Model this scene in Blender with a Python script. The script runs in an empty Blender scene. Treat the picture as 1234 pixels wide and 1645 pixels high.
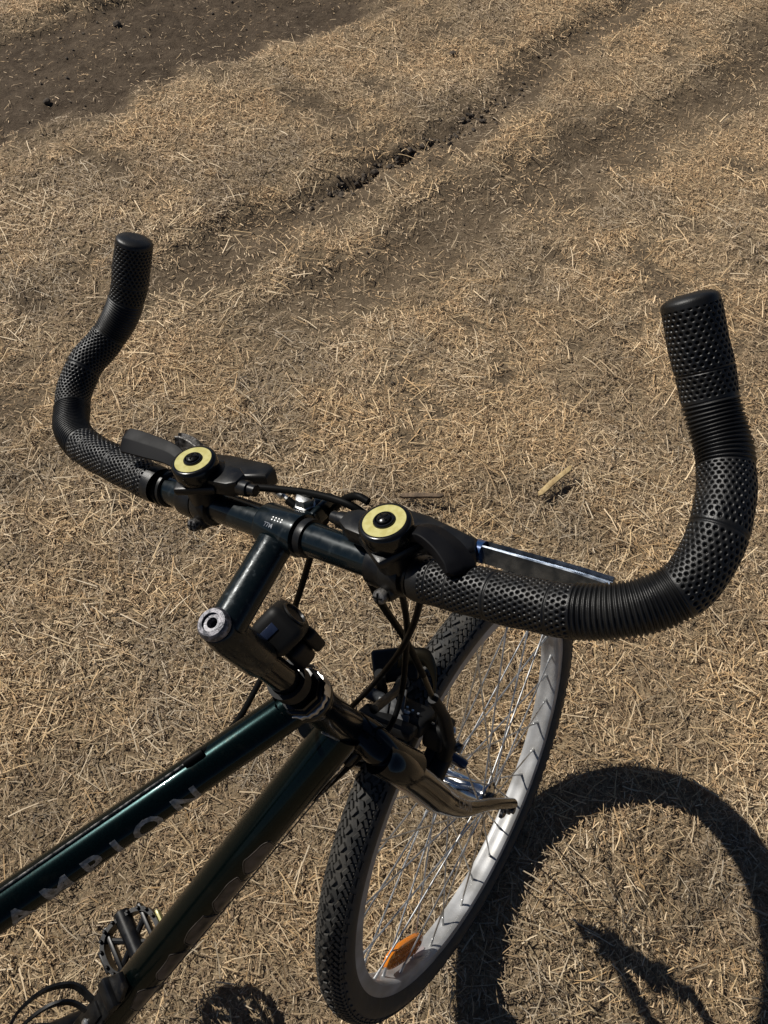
import bpy, bmesh, math, random
import numpy as np
from mathutils import Matrix, Vector
random.seed(7); rng = np.random.default_rng(11)
sc = bpy.context.scene
PI = math.pi

# ------------------------------------------------------------------ camera
cam_d = bpy.data.cameras.new('camera'); cam = bpy.data.objects.new('camera', cam_d)
sc.collection.objects.link(cam); sc.camera = cam
cam_d.sensor_fit = 'VERTICAL'; cam_d.sensor_height = 24.0
cam_d.lens = 24.0 * 1391.608 / 1645.0
cam_d.clip_start = 0.02; cam_d.clip_end = 2000
cam.matrix_world = Matrix([[0.538198, 0.697491, -0.473127, -0.350614],
                           [-0.839977, 0.489949, -0.233213, 0.086705],
                           [0.069144, 0.522931, 0.849566, 1.422834], [0, 0, 0, 1]])
# ------------------------------------------------------------------ sky and sun
w = bpy.data.worlds.new('World'); sc.world = w; w.use_nodes = True
nt = w.node_tree; nt.nodes.clear()
sky = nt.nodes.new('ShaderNodeTexSky'); sky.sky_type = 'NISHITA'; sky.sun_disc = False
sky.sun_elevation = math.radians(40.3); sky.sun_rotation = math.radians(-0.7)
sky.altitude = 3500; sky.air_density = 0.75; sky.dust_density = 0.4; sky.ozone_density = 1.5
bg = nt.nodes.new('ShaderNodeBackground'); bg.inputs[1].default_value = 0.05
wo = nt.nodes.new('ShaderNodeOutputWorld')
nt.links.new(sky.outputs[0], bg.inputs[0]); nt.links.new(bg.outputs[0], wo.inputs[0])
sun_d = bpy.data.lights.new('sun', 'SUN'); sun_d.energy = 5.0; sun_d.angle = math.radians(0.53)
sun_d.color = (1.0, 0.955, 0.88)
sun = bpy.data.objects.new('sun', sun_d); sc.collection.objects.link(sun)
sun.rotation_euler = Vector((0.0093, -0.7622, -0.6473)).to_track_quat('-Z', 'Y').to_euler()
sun.location = (0, 5, 5)
vs = sc.view_settings; vs.view_transform = 'Standard'; vs.look = 'None'; vs.exposure = 0.02; vs.gamma = 1
vs.use_curve_mapping = False

# the steered front end leans on its own axis, the frame on another: both placed on the ground at the tyre contact (0,0,0)
MS = Matrix([[0.994919, -0.028870, 0.096448, -0.002552], [0, 0.958002, 0.286762, 0.084697],
             [-0.100676, -0.285305, 0.953135, 0.307156], [0, 0, 0, 1]])
MF = Matrix([[0.907130, 0.415608, 0.066220, -0.006731], [-0.420850, 0.895971, 0.141851, 0.064668],
             [-0.000376, -0.156546, 0.987671, 0.311929], [0, 0, 0, 1]])
MB = Matrix([[0.998350, 0.055253, 0.015606, -0.187397], [-0.056772, 0.990561, 0.124764, 0.002530],
             [-0.008565, -0.125444, 0.992064, 0.638303], [0, 0, 0, 1]])
MH = MS @ MB
HA = math.radians(71)
SU = Vector((-0.325568, 0, 0.945519)); SA = Vector((-0.042548, 0, -0.014651))   # steering axis: direction, foot

# ------------------------------------------------------------------ materials
def mat(name, base, rough=0.5, metal=0.0, coat=0.0, spec=0.5, coat_rough=0.05):
    m = bpy.data.materials.new(name); m.use_nodes = True
    b = m.node_tree.nodes['Principled BSDF']
    b.inputs['Base Color'].default_value = (*base, 1); b.inputs['Roughness'].default_value = rough
    b.inputs['Metallic'].default_value = metal; b.inputs['Coat Weight'].default_value = coat
    b.inputs['Coat Roughness'].default_value = coat_rough; b.inputs['Specular IOR Level'].default_value = spec
    return m
def N(m, t): return m.node_tree.nodes.new(t)
def L(m, a, b): m.node_tree.links.new(a, b)
def wear(m, c0, c1, scale, lo=0.45, hi=0.6, r0=None, r1=None, bump=0.0, bscale=None, detail=6):
    """noise between two colours, optional roughness and bump"""
    b = m.node_tree.nodes['Principled BSDF']
    tc = N(m, 'ShaderNodeTexCoord'); n = N(m, 'ShaderNodeTexNoise'); n.inputs['Scale'].default_value = scale
    n.inputs['Detail'].default_value = detail; L(m, tc.outputs['Object'], n.inputs['Vector'])
    r = N(m, 'ShaderNodeValToRGB'); r.color_ramp.elements[0].position = lo; r.color_ramp.elements[1].position = hi
    r.color_ramp.elements[0].color = (*c0, 1); r.color_ramp.elements[1].color = (*c1, 1)
    L(m, n.outputs['Fac'], r.inputs['Fac']); L(m, r.outputs['Color'], b.inputs['Base Color'])
    if r0 is not None:
        mr = N(m, 'ShaderNodeMapRange'); mr.inputs['From Min'].default_value = 0.3; mr.inputs['From Max'].default_value = 0.7
        mr.inputs['To Min'].default_value = r0; mr.inputs['To Max'].default_value = r1
        L(m, n.outputs['Fac'], mr.inputs['Value']); L(m, mr.outputs['Result'], b.inputs['Roughness'])
    if bump:
        n2 = N(m, 'ShaderNodeTexNoise'); n2.inputs['Scale'].default_value = bscale or scale; n2.inputs['Detail'].default_value = 6
        L(m, tc.outputs['Object'], n2.inputs['Vector'])
        bp = N(m, 'ShaderNodeBump'); bp.inputs['Strength'].default_value = bump; bp.inputs['Distance'].default_value = 0.002
        L(m, n2.outputs['Fac'], bp.inputs['Height']); L(m, bp.outputs['Normal'], b.inputs['Normal'])
    return m
M = {}
M['paint'] = mat('dark_green_metallic_paint', (.002, .016, .017), .24, .7, .22, spec=.1, coat_rough=.04)
wear(M['paint'], (.0012, .0042, .0046), (.003, .0098, .0096), 900, .35, .7, bump=.03, bscale=2500)
M['stem'] = mat('scratched_black_stem_paint', (.006, .009, .011), .28, .2, .15, spec=.2, coat_rough=.08)
wear(M['stem'], (.005, .009, .011), (.03, .038, .042), 220, .62, .72, .2, .42, bump=.06, bscale=500)
M['head'] = mat('glossy_black_paint', (.004, .005, .006), .2, .0, .34, spec=.1, coat_rough=.04)
M['bar'] = wear(mat('black_bar_paint', (.005, .008, .009), .3, .2, .4, spec=.2), (.004, .008, .01), (.022, .028, .03), 160, .6, .75, .22, .4)
M['grip'] = wear(mat('foam_grip', (.012, .012, .013), .5, spec=.4), (.003, .003, .0033), (.008, .0077, .0073), 60, .35, .65, .34, .5, bump=.12, bscale=1800)
def dust(m, col=(.12, .095, .065), amt=.35, scale=35):
    b = m.node_tree.nodes['Principled BSDF']; src = b.inputs['Base Color'].links[0].from_socket if b.inputs['Base Color'].links else None
    if not src: return
    tc = N(m, 'ShaderNodeTexCoord'); n = N(m, 'ShaderNodeTexNoise'); n.inputs['Scale'].default_value = scale; n.inputs['Detail'].default_value = 12; n.inputs['Roughness'].default_value = .75
    L(m, tc.outputs['Object'], n.inputs['Vector']); mr = N(m, 'ShaderNodeMapRange'); mr.inputs['From Min'].default_value = .56; mr.inputs['From Max'].default_value = .80; mr.inputs['To Max'].default_value = amt
    L(m, n.outputs['Fac'], mr.inputs['Value']); mx = N(m, 'ShaderNodeMix'); mx.data_type = 'RGBA'; L(m, mr.outputs['Result'], mx.inputs['Factor'])
    L(m, src, mx.inputs[6]); mx.inputs[7].default_value = (*col, 1); L(m, mx.outputs[2], b.inputs['Base Color'])
dust(M['grip'], amt=.22); dust(M['paint'], amt=.12, scale=60); dust(M['stem'], amt=.15, scale=70)
M['plastic'] = wear(mat('black_plastic', (.008, .008, .009), .38, spec=.3), (.003, .003, .0035), (.008, .008, .008), 90, .35, .65, .3, .45, bump=.04, bscale=1500)
M['shine'] = wear(mat('glossy_black_plastic', (.006, .006, .007), .16, spec=.35), (.003, .003, .003), (.006, .006, .006), 70, .4, .7, .14, .28)
M['lever'] = wear(mat('satin_black_plastic', (.006, .006, .007), .4, spec=.14), (.003, .003, .004), (.006, .006, .007), 70, .4, .7, .52, .62)
M['matt'] = mat('matt_black_plastic', (.004, .004, .004), .55, spec=.25)
M['blade'] = wear(mat('dark_blue_grey_metal', (.1, .12, .15), .25, .9), (.07, .085, .11), (.16, .18, .21), 120, .4, .6, .16, .3)
M['gold'] = wear(mat('faded_yellow_sticker', (.45, .4, .1), .42), (.52, .48, .20), (.42, .375, .12), 260, .4, .62, .3, .5)
M['alu'] = wear(mat('worn_aluminium', (.5, .5, .49), .35, .9), (.42, .42, .41), (.6, .6, .59), 120, .35, .65, .25, .45, bump=.05, bscale=900)
M['rim'] = wear(mat('dull_aluminium_rim', (.6, .6, .6), .5, .25), (.29, .285, .275), (.44, .44, .44), 25, .35, .62, .38, .55, bump=.05, bscale=300)
M['chrome'] = wear(mat('chrome', (.62, .62, .63), .12, 1.0), (.5, .5, .5), (.68, .68, .69), 60, .4, .6, .08, .2)
M['steel'] = wear(mat('spoke_steel', (.42, .42, .41), .3, .9), (.42, .42, .41), (.62, .62, .61), 60, .4, .6, .25, .42)
M['grime'] = wear(mat('greasy_steel', (.12, .11, .10), .5, .7), (.03, .028, .026), (.2, .19, .18), 240, .4, .6, .35, .6, bump=.2, bscale=700)
M['cap'] = wear(mat('scuffed_grey_cap', (.16, .16, .18), .45, .3), (.05, .05, .06), (.24, .23, .25), 320, .45, .65, .3, .55, bump=.15, bscale=900)
M['tyre'] = wear(mat('tyre_rubber', (.02, .02, .02), .62, spec=.4), (.022, .022, .021), (.052, .048, .042), 45, .4, .65, .5, .75, bump=.15, bscale=900)
dust(M['tyre'], (.2, .155, .10), .5, 28); dust(M['rim'], (.2, .16, .11), .4, 18); dust(M['plastic'], amt=.25, scale=60)
M['cable'] = mat('black_cable_housing', (.004, .004, .004), .5, spec=.06)
M['boot'] = wear(mat('grey_rubber_boot', (.05, .055, .06), .45), (.04, .043, .047), (.07, .075, .08), 200)
M['grey'] = wear(mat('grey_bracket', (.09, .092, .095), .5, .2), (.06, .062, .065), (.13, .13, .13), 160, .4, .65, .4, .6)
M['amber'] = mat('amber_reflector', (.75, .22, .012), .22, coat=.6)
M['blue'] = mat('blue_lever_sleeve', (.012, .04, .12), .25, .3, .5)
M['window'] = mat('blue_grey_lens', (.018, .026, .055), .2, coat=.6)
M['decal'] = wear(mat('silver_grey_decal', (.10, .098, .095), .4, .3), (.14, .135, .125), (.34, .33, .31), 300, .4, .62, .3, .5)
M['decal2'] = wear(mat('brown_grey_decal', (.06, .055, .05), .4, .4), (.035, .031, .027), (.12, .10, .085), 90, .35, .65, .3, .5)
M['brass'] = mat('brown_noodle_sleeve', (.035, .028, .016), .3, .7)
M['red'] = mat('worn_red_white_sticker', (.35, .3, .3), .5)
M['wood'] = wear(mat('split_wood', (.30, .21, .10), .75), (.3, .2, .085), (.5, .37, .18), 90, .35, .65, bump=.5, bscale=300)
M['twig'] = wear(mat('brown_twig', (.12, .08, .05), .85), (.07, .048, .03), (.17, .115, .07), 120, .35, .65, bump=.5, bscale=400)
M['clod'] = wear(mat('dark_clod', (.04, .033, .026), .95), (.045, .034, .025), (.10, .078, .056), 60, .35, .65, bump=.6, bscale=200)

# ------------------------------------------------------------------ mesh helpers
class MBd:
    def __init__(s): s.v = []; s.f = []; s.m = []
    def add(s, V, F, mi=0, T=None):
        o = len(s.v)
        for p in V:
            p = Vector(p); s.v.append(tuple(T @ p if T is not None else p))
        for f in F: s.f.append(tuple(i + o for i in f)); s.m.append(mi)
        return s
    def tube(s, pts, r, n=12, mi=0, caps=True, T=None, up=None):
        pts = [Vector(p) for p in pts]; k = len(pts)
        rr = [r] * k if isinstance(r, (int, float)) else list(r)
        V = []; F = []
        t0 = (pts[1] - pts[0]).normalized()
        a = Vector(up) if up else (Vector((0, 0, 1)) if abs(t0.z) < .9 else Vector((1, 0, 0)))
        nrm = (a - t0 * a.dot(t0)).normalized(); pt = t0
        for i, p in enumerate(pts):
            t = (pts[min(i + 1, k - 1)] - pts[max(i - 1, 0)]).normalized()
            ax = pt.cross(t)
            if ax.length > 1e-7: nrm = Matrix.Rotation(pt.angle(t), 3, ax.normalized()) @ nrm
            nrm = (nrm - t * nrm.dot(t)).normalized(); pt = t; b = t.cross(nrm)
            for j in range(n):
                an = 2 * PI * j / n; V.append(p + (nrm * math.cos(an) + b * math.sin(an)) * rr[i])
        for i in range(k - 1):
            for j in range(n):
                F.append((i * n + j, i * n + (j + 1) % n, (i + 1) * n + (j + 1) % n, (i + 1) * n + j))
        if caps: F.append(tuple(range(n - 1, -1, -1))); F.append(tuple((k - 1) * n + j for j in range(n)))
        return s.add(V, F, mi, T)
    def lathe(s, prof, o, d, n=32, mi=0, T=None, closed=False):
        """prof: (radius, height) along axis d from o"""
        o = Vector(o); d = Vector(d).normalized(); a = Vector((0, 0, 1)) if abs(d.z) < .9 else Vector((1, 0, 0))
        x = a.cross(d).normalized(); y = d.cross(x); V = []; F = []; k = len(prof)
        for r, h in prof:
            for j in range(n):
                an = 2 * PI * j / n; V.append(o + d * h + (x * math.cos(an) + y * math.sin(an)) * max(r, 1e-5))
        for i in range(k if closed else k - 1):
            i2 = (i + 1) % k
            for j in range(n):
                F.append((i * n + j, i * n + (j + 1) % n, i2 * n + (j + 1) % n, i2 * n + j))
        return s.add(V, F, mi, T)
    def box(s, size, T=None, bev=.15, mi=0, seg=2):
        bm = bmesh.new(); bmesh.ops.create_cube(bm, size=1)
        bmesh.ops.scale(bm, vec=size, verts=bm.verts)
        if bev: bmesh.ops.bevel(bm, geom=bm.edges[:], offset=bev * min(size), segments=seg, affect='EDGES', profile=.5)
        bm.verts.ensure_lookup_table()
        V = [v.co.copy() for v in bm.verts]; F = [[v.index for v in f.verts] for f in bm.faces]; bm.free()
        return s.add(V, F, mi, T)
    def prism(s, outline, th, T=None, bev=0.0, mi=0, seg=2):
        bm = bmesh.new(); vs_ = [bm.verts.new((x, y, -th / 2)) for x, y in outline]
        f = bm.faces.new(vs_); r = bmesh.ops.extrude_face_region(bm, geom=[f])
        bmesh.ops.translate(bm, vec=(0, 0, th), verts=[e for e in r['geom'] if isinstance(e, bmesh.types.BMVert)])
        bmesh.ops.recalc_face_normals(bm, faces=bm.faces[:])
        if bev:
            ed = [e for e in bm.edges if abs(e.verts[0].co.z - e.verts[1].co.z) < 1e-7]
            bmesh.ops.bevel(bm, geom=ed, offset=bev, segments=seg, affect='EDGES', profile=.5)
        bm.verts.index_update()
        V = [v.co.copy() for v in bm.verts]; F = [[v.index for v in f.verts] for f in bm.faces]; bm.free()
        return s.add(V, F, mi, T)
    def mesh(s, name, mats, sharp=35):
        me = bpy.data.meshes.new(name); me.from_pydata(s.v, [], s.f)
        for m in (mats if isinstance(mats, (list, tuple)) else [mats]): me.materials.append(m)
        me.polygons.foreach_set('material_index', s.m); me.polygons.foreach_set('use_smooth', [True] * len(s.f))
        bm = bmesh.new(); bm.from_mesh(me); bmesh.ops.recalc_face_normals(bm, faces=bm.faces[:]); bm.to_mesh(me); bm.free()
        me.set_sharp_from_angle(angle=math.radians(sharp)); me.update()
        return me
def link(name, data, parent=None, matrix=None):
    o = bpy.data.objects.new(name, data); sc.collection.objects.link(o)
    if parent: o.parent = parent
    if matrix is not None: o.matrix_basis = matrix
    return o
def part(name, mb, mats, parent, matrix=None, sharp=35):
    return link(name, mb.mesh(name, mats, sharp), parent, matrix)
def tag(o, **k):
    for a, b in k.items(): o[a] = b
    return o
def bez(pts, n=12):
    """Catmull-Rom through pts"""
    P = [Vector(p) for p in pts]; P = [P[0] * 2 - P[1]] + P + [P[-1] * 2 - P[-2]]; out = []
    for i in range(1, len(P) - 2):
        for k in range(n):
            t = k / n; a, b, c, d = P[i - 1], P[i], P[i + 1], P[i + 2]
            out.append(.5 * ((2 * b) + (c - a) * t + (2 * a - 5 * b + 4 * c - d) * t * t + (3 * b - a - 3 * c + d) * t ** 3))
    out.append(P[-2]); return out
def frame(origin, x, z):
    """matrix with local x and z along the given directions"""
    x = Vector(x).normalized(); z = Vector(z); z = (z - x * z.dot(x)).normalized(); y = z.cross(x)
    return Matrix(((x.x, y.x, z.x, origin[0]), (x.y, y.y, z.y, origin[1]), (x.z, y.z, z.z, origin[2]), (0, 0, 0, 1)))

# ------------------------------------------------------------------ ground
def vnoise(x, y, seed=0):
    xi = np.floor(x).astype(np.int64); yi = np.floor(y).astype(np.int64); fx = x - xi; fy = y - yi
    fx = fx * fx * (3 - 2 * fx); fy = fy * fy * (3 - 2 * fy)
    def h(a, b):
        n = (a * 374761393 + b * 668265263 + seed * 974634777) & 0xFFFFFFFF
        n = ((n ^ (n >> 13)) * 1274126177) & 0xFFFFFFFF
        return ((n ^ (n >> 16)) & 0xFFFF) / 65535.0
    return (h(xi, yi) * (1 - fx) + h(xi + 1, yi) * fx) * (1 - fy) + (h(xi, yi + 1) * (1 - fx) + h(xi + 1, yi + 1) * fx) * fy
def fbm(x, y, sc_, oct_=4, seed=0):
    s = 0; a = .5; t = 0
    for i in range(oct_):
        s = s + a * vnoise(x / sc_ * 2 ** i + 17.3 * i, y / sc_ * 2 ** i - 9.1 * i, seed + i); t += a; a *= .55
    return s / t
def seg_d(x, y, pts):
    """signed distance to a polyline (positive on its +y side)"""
    best = np.full_like(x, 1e9); sg = np.zeros_like(x)
    for (ax, ay), (bx, by) in zip(pts, pts[1:]):
        dx, dy = bx - ax, by - ay; l = dx * dx + dy * dy
        t = ((x - ax) * dx + (y - ay) * dy) / l
        t = np.clip(t, 0, 1); ex = x - ax - t * dx; ey = y - ay - t * dy; d = np.hypot(ex, ey)
        c = dx * (y - ay) - dy * (x - ax); up = d < best
        best = np.where(up, d, best); sg = np.where(up, np.sign(c), sg)
    return best * sg
def smooth(a, b, x): t = np.clip((x - a) / (b - a), 0, 1); return t * t * (3 - 2 * t)
ROAD = [(-1.2, 2.85), (.2, 2.42), (.97, 2.02), (1.45, 1.87), (2.1, 1.62), (4.5, .75)]
RUT1 = [(-.3, 1.42), (.654, 1.243), (.901, 1.189), (1.119, 1.126), (1.305, 1.063), (1.45, 1.02), (1.629, .985), (1.806, .95), (2.15, .93), (2.6, .85), (4, .4)]
RUT2 = [(.5, 1.02), (.766, .95), (.923, .883), (1.173, .81), (1.367, .745), (1.576, .675), (1.836, .585), (2.095, .49), (2.6, .36), (4, -.1)]
def soil(x, y):
    wx = x + .05 * (fbm(x, y, .16, 3, 5) - .5); wy = y + .09 * (fbm(x, y, .13, 4, 9) - .5)
    n1 = fbm(x, y, .09, 4, 21); n2 = fbm(x * .75, y * 1.25, .22, 4, 33); n3 = fbm(x, y, .035, 3, 57)
    dr = seg_d(wx, wy, ROAD); wid = .205 + .05 * smooth(1.3, .7, x)
    road = 1 - smooth(wid - .03, wid + .07, np.abs(dr) + .12 * (n1 - .5))
    road *= 1 - .8 * smooth(1.75, 2.2, x) * smooth(.35, .6, n2)
    d1 = seg_d(wx, wy, RUT1)
    r1 = (1 - smooth(.035, .11, np.abs(d1 + .02) + .14 * (n1 - .5) + .06 * (n3 - .5))) * smooth(.35, .75, x) * .80
    d2 = seg_d(wx, wy, RUT2)
    r2 = (1 - smooth(.045, .16, np.abs(d2) + .20 * (n2 - .5) + .14 * (n3 - .5))) * smooth(.5, .9, x) * .74
    pat = smooth(.60, .70, n2 * .55 + n1 * .45 + .035 * smooth(.5, 1.6, x + .3 * y)) * .7 * smooth(.35, .8, x + y * .6)
    edge = smooth(.5, .62, n1) * (1 - smooth(.2, .42, np.abs(dr))) * .7
    return np.clip(np.maximum.reduce([road, r1, r2, pat, edge]), 0, 1), road, d1, d2
def height(x, y):
    s, road, d1, d2 = soil(x, y)
    h = .05 * (fbm(x, y, .9, 2, 71) - .5) * smooth(.35, 1.1, np.hypot(x - .0, y - .0))
    h = h + .010 * (fbm(x, y, .11, 3, 81) - .5) - .004
    h = h - .022 * road
    core = smooth(1.0, 1.25, x) * (1 - smooth(1.55, 2.1, x)) * (.05 + .7 * smooth(.5, .68, fbm(x, y, .07, 3, 91)) + 1.2 * smooth(1.17, 1.24, x) * (1 - smooth(1.42, 1.50, x)) * (.35 + smooth(.35, .6, fbm(x, y, .05, 3, 93))))
    jd = d1 + .05 * (fbm(x, y, .06, 3, 95) - .5)
    h = h - .010 * core * np.exp(-((jd + .012) / .014) ** 2) + .009 * core * np.exp(-((jd - .02) / .025) ** 2)
    h = h - .018 * np.exp(-(d1 / .06) ** 2) * smooth(.5, 1, x) - .016 * np.exp(-(d2 / .08) ** 2) * smooth(.5, 1, x)
    h = h + s * .012 * (fbm(x, y, .03, 3, 101) - .5)
    return h
def axis_(lo, hi, step, far):
    core = np.arange(lo, hi + 1e-6, step); ex = []; d = step; p = hi
    while p < far: d *= 1.35; p += d; ex.append(p)
    ex2 = []; d = step; p = lo
    while p > -far: d *= 1.35; p -= d; ex2.append(p)
    return np.r_[ex2[::-1], core, ex]
gx = axis_(-1.2, 4.0, .0125, 300); gy = axis_(-1.1, 3.3, .0125, 300)
X, Y = np.meshgrid(gx, gy); Z = height(X, Y)
nx, ny = len(gx), len(gy)
far = smooth(4, 12, np.hypot(X, Y)); Z = Z * (1 - far)
V = np.c_[X.ravel(), Y.ravel(), Z.ravel()].astype(np.float32)
ii, jj = np.meshgrid(np.arange(nx - 1), np.arange(ny - 1)); a = (jj * nx + ii).ravel()
Fq = np.c_[a, a + 1, a + 1 + nx, a + nx]
def np_mesh(name, V, F, mats, smooth_=True):
    me = bpy.data.meshes.new(name); k = F.shape[1]
    me.vertices.add(len(V)); me.vertices.foreach_set('co', V.astype(np.float32).ravel())
    me.loops.add(F.size); me.loops.foreach_set('vertex_index', F.astype(np.int32).ravel())
    me.polygons.add(len(F)); me.polygons.foreach_set('loop_start', np.arange(0, F.size, k, dtype=np.int32))
    me.polygons.foreach_set('loop_total', np.full(len(F), k, np.int32))
    me.polygons.foreach_set('use_smooth', np.full(len(F), smooth_, bool))
    for m in mats: me.materials.append(m)
    me.update(calc_edges=True); return me
gm = bpy.data.materials.new('dry_ground'); gm.use_nodes = True
def ground_nodes(m):
    b = m.node_tree.nodes['Principled BSDF']; b.inputs['Roughness'].default_value = .95; b.inputs['Specular IOR Level'].default_value = .15
    at = N(m, 'ShaderNodeAttribute'); at.attribute_name = 'soil'
    geo = N(m, 'ShaderNodeNewGeometry')
    def noise(scale, detail=8, rough=.65, dist=0):
        n = N(m, 'ShaderNodeTexNoise'); n.inputs['Scale'].default_value = scale; n.inputs['Detail'].default_value = detail
        n.inputs['Roughness'].default_value = rough; n.inputs['Distortion'].default_value = dist
        L(m, geo.outputs['Position'], n.inputs['Vector']); return n
    def ramp(src, cols):
        r = N(m, 'ShaderNodeValToRGB'); cr = r.color_ramp
        for _ in range(len(cols) - 2): cr.elements.new(.5)
        for e, (p, c) in zip(cr.elements, cols): e.position = p; e.color = (*c, 1)
        L(m, src, r.inputs['Fac']); return r
    nA = noise(95, 10, .8, .8); nB = noise(7, 6); nC = noise(38, 8, .75)
    straw = ramp(nA.outputs['Fac'], [(.3, (.15, .106, .062)), (.48, (.30, .222, .135)), (.62, (.45, .345, .215))])
    dirt = ramp(nC.outputs['Fac'], [(.3, (.062, .044, .029)), (.5, (.108, .079, .053)), (.68, (.155, .117, .080))])
    mx = N(m, 'ShaderNodeMix'); mx.data_type = 'RGBA'
    L(m, at.outputs['Fac'], mx.inputs['Factor']); L(m, straw.outputs['Color'], mx.inputs[6]); L(m, dirt.outputs['Color'], mx.inputs[7])
    mul = N(m, 'ShaderNodeMix'); mul.data_type = 'RGBA'; mul.blend_type = 'MULTIPLY'; mul.inputs['Factor'].default_value = .6
    rB = ramp(nB.outputs['Fac'], [(.35, (.6, .6, .6)), (.65, (1, 1, 1))])
    L(m, mx.outputs[2], mul.inputs[6]); L(m, rB.outputs['Color'], mul.inputs[7]); L(m, mul.outputs[2], b.inputs['Base Color'])
    bp = N(m, 'ShaderNodeBump'); bp.inputs['Strength'].default_value = .7; bp.inputs['Distance'].default_value = .006
    L(m, nA.outputs['Fac'], bp.inputs['Height'])
    bp2 = N(m, 'ShaderNodeBump'); bp2.inputs['Strength'].default_value = .6; bp2.inputs['Distance'].default_value = .012
    L(m, nC.outputs['Fac'], bp2.inputs['Height']); L(m, bp.outputs['Normal'], bp2.inputs['Normal'])
    L(m, bp2.outputs['Normal'], b.inputs['Normal'])
ground_nodes(gm)
gme = np_mesh('ground', V, Fq, [gm])
sa = gme.attributes.new('soil', 'FLOAT', 'POINT')
S_ = soil(X, Y)[0]; S_ = S_ * (1 - far) + far * (fbm(X, Y, 6, 3, 5) > .55)
sa.data.foreach_set('value', S_.ravel().astype(np.float32))
tag(link('ground', gme), kind='structure')

# ------------------------------------------------------------------ dry straw and grass (nobody could count it)
CW = np.array(cam.matrix_world); CP = CW[:3, 3]; CR = CW[:3, :3]
def project(P):
    q = (P - CP) @ CR; return q[:, 0] / -q[:, 2], q[:, 1] / -q[:, 2], -q[:, 2]
def blades(name, n, lmin, lmax, wmin, wmax, tilt_lo, tilt_hi, palette, keep_soil, margin=1.15, seg=3, curl=.35, mat_=None, lift=.004, near_bias=0.0, clump=None, dirbias=None):
    x = rng.uniform(-1.0, 3.6, n); y = rng.uniform(-1.0, 2.9, n)
    P = np.c_[x, y, np.zeros(n)]; u_, v_, d_ = project(P)
    ax = .75 * 617 / 822.5 * 0 + 617 / 1391.6 * margin; ay = 822.5 / 1391.6 * margin
    ok = (np.abs(u_) < ax + .03) & (np.abs(v_) < ay + .03)
    side = ~ok & (np.abs(u_) < ax * 1.7) & (np.abs(v_) < ay * 1.35) & (rng.random(n) < .3)
    ok |= side
    if near_bias: ok &= rng.random(n) < np.clip(1.75 / d_, 0, 1) ** near_bias
    x, y = x[ok], y[ok]; s = soil(x, y)[0]
    k = rng.random(len(x)) > s ** .6 * (1 - keep_soil)
    if clump is not None: k &= rng.random(len(x)) < clump(x, y)
    x, y, s = x[k], y[k], s[k]; n = len(x); z0 = height(x, y) + rng.random(n) ** 2 * .007 * (1 - s * .7)
    ln = lmin + (lmax - lmin) * rng.random(n) ** 2.2; wd = rng.uniform(wmin, wmax, n)
    an = rng.uniform(0, 2 * PI, n)
    if dirbias is not None:
        q = rng.random(n) < dirbias[1]; an = np.where(q, dirbias[0] + rng.normal(0, .5, n), an)
    ti = np.radians(rng.uniform(tilt_lo, tilt_hi, n)); cu = rng.normal(0, curl, n); cv = rng.normal(0, curl, n) * .5
    tw = rng.uniform(-.7, .7, n)
    P = np.c_[x, y, z0 + lift * rng.random(n)]; rows = []
    a_, t_ = an.copy(), ti.copy()
    for i in range(seg + 1):
        hx = np.c_[np.cos(a_) * np.cos(t_), np.sin(a_) * np.cos(t_), np.sin(t_)]
        sd = np.c_[-np.sin(a_), np.cos(a_), np.zeros(n)]; up = np.cross(hx, sd)
        wv = (sd * np.cos(tw)[:, None] + up * np.sin(tw)[:, None]) * (wd * (1 - .35 * (i / seg)))[:, None] * .5
        rows.append((P + wv, P - wv)); P = P + hx * (ln / seg)[:, None]; a_ = a_ + cu / seg * 1.5; t_ = t_ - np.abs(cv) / seg * 1.5 - .10
        gz = height(P[:, 0], P[:, 1]) + .0006 if i == seg - 1 else None
        if gz is not None: P[:, 2] = np.maximum(P[:, 2], gz)
    V = np.stack([r[j] for r in rows for j in (0, 1)], 1).reshape(-1, 3); K = 2 * (seg + 1); b = np.arange(n)[:, None] * K
    F = np.concatenate([b + np.array([[2 * i, 2 * i + 1, 2 * i + 3, 2 * i + 2]]) for i in range(seg)], 0)
    me = np_mesh(name, V, F, [mat_])
    pal = np.array(palette); c = pal[rng.integers(0, len(pal), n)] * rng.uniform(.72, 1.25, n)[:, None]
    dc = np.hypot(x + .35, y - .09)[:, None]; mean = pal.mean(0) * 1.08; fl = np.clip((dc - .6) / 2.2, 0, 1) * .45; c = c * (1 - fl) + mean * fl; c = c * (.80 + .42 * np.clip((dc - .2) / 1.8, 0, 1))  # vignette-like falloff put into the tint: straw darker near the camera
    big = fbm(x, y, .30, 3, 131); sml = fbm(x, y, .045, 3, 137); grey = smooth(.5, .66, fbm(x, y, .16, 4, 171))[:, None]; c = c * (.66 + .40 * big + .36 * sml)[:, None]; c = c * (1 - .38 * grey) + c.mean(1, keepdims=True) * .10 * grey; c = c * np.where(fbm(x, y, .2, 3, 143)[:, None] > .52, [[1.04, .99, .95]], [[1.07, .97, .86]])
    col = np.repeat(np.c_[c, np.ones(n)], K, 0).astype(np.float32)
    at = me.attributes.new('tint', 'FLOAT_COLOR', 'POINT'); at.data.foreach_set('color', col.ravel())
    return link(name, me), n
sm = bpy.data.materials.new('dry_straw'); sm.use_nodes = True
b_ = sm.node_tree.nodes['Principled BSDF']; b_.inputs['Roughness'].default_value = .62; b_.inputs['Specular IOR Level'].default_value = .3
at_ = N(sm, 'ShaderNodeAttribute'); at_.attribute_name = 'tint'; L(sm, at_.outputs['Color'], b_.inputs['Base Color'])
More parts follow.
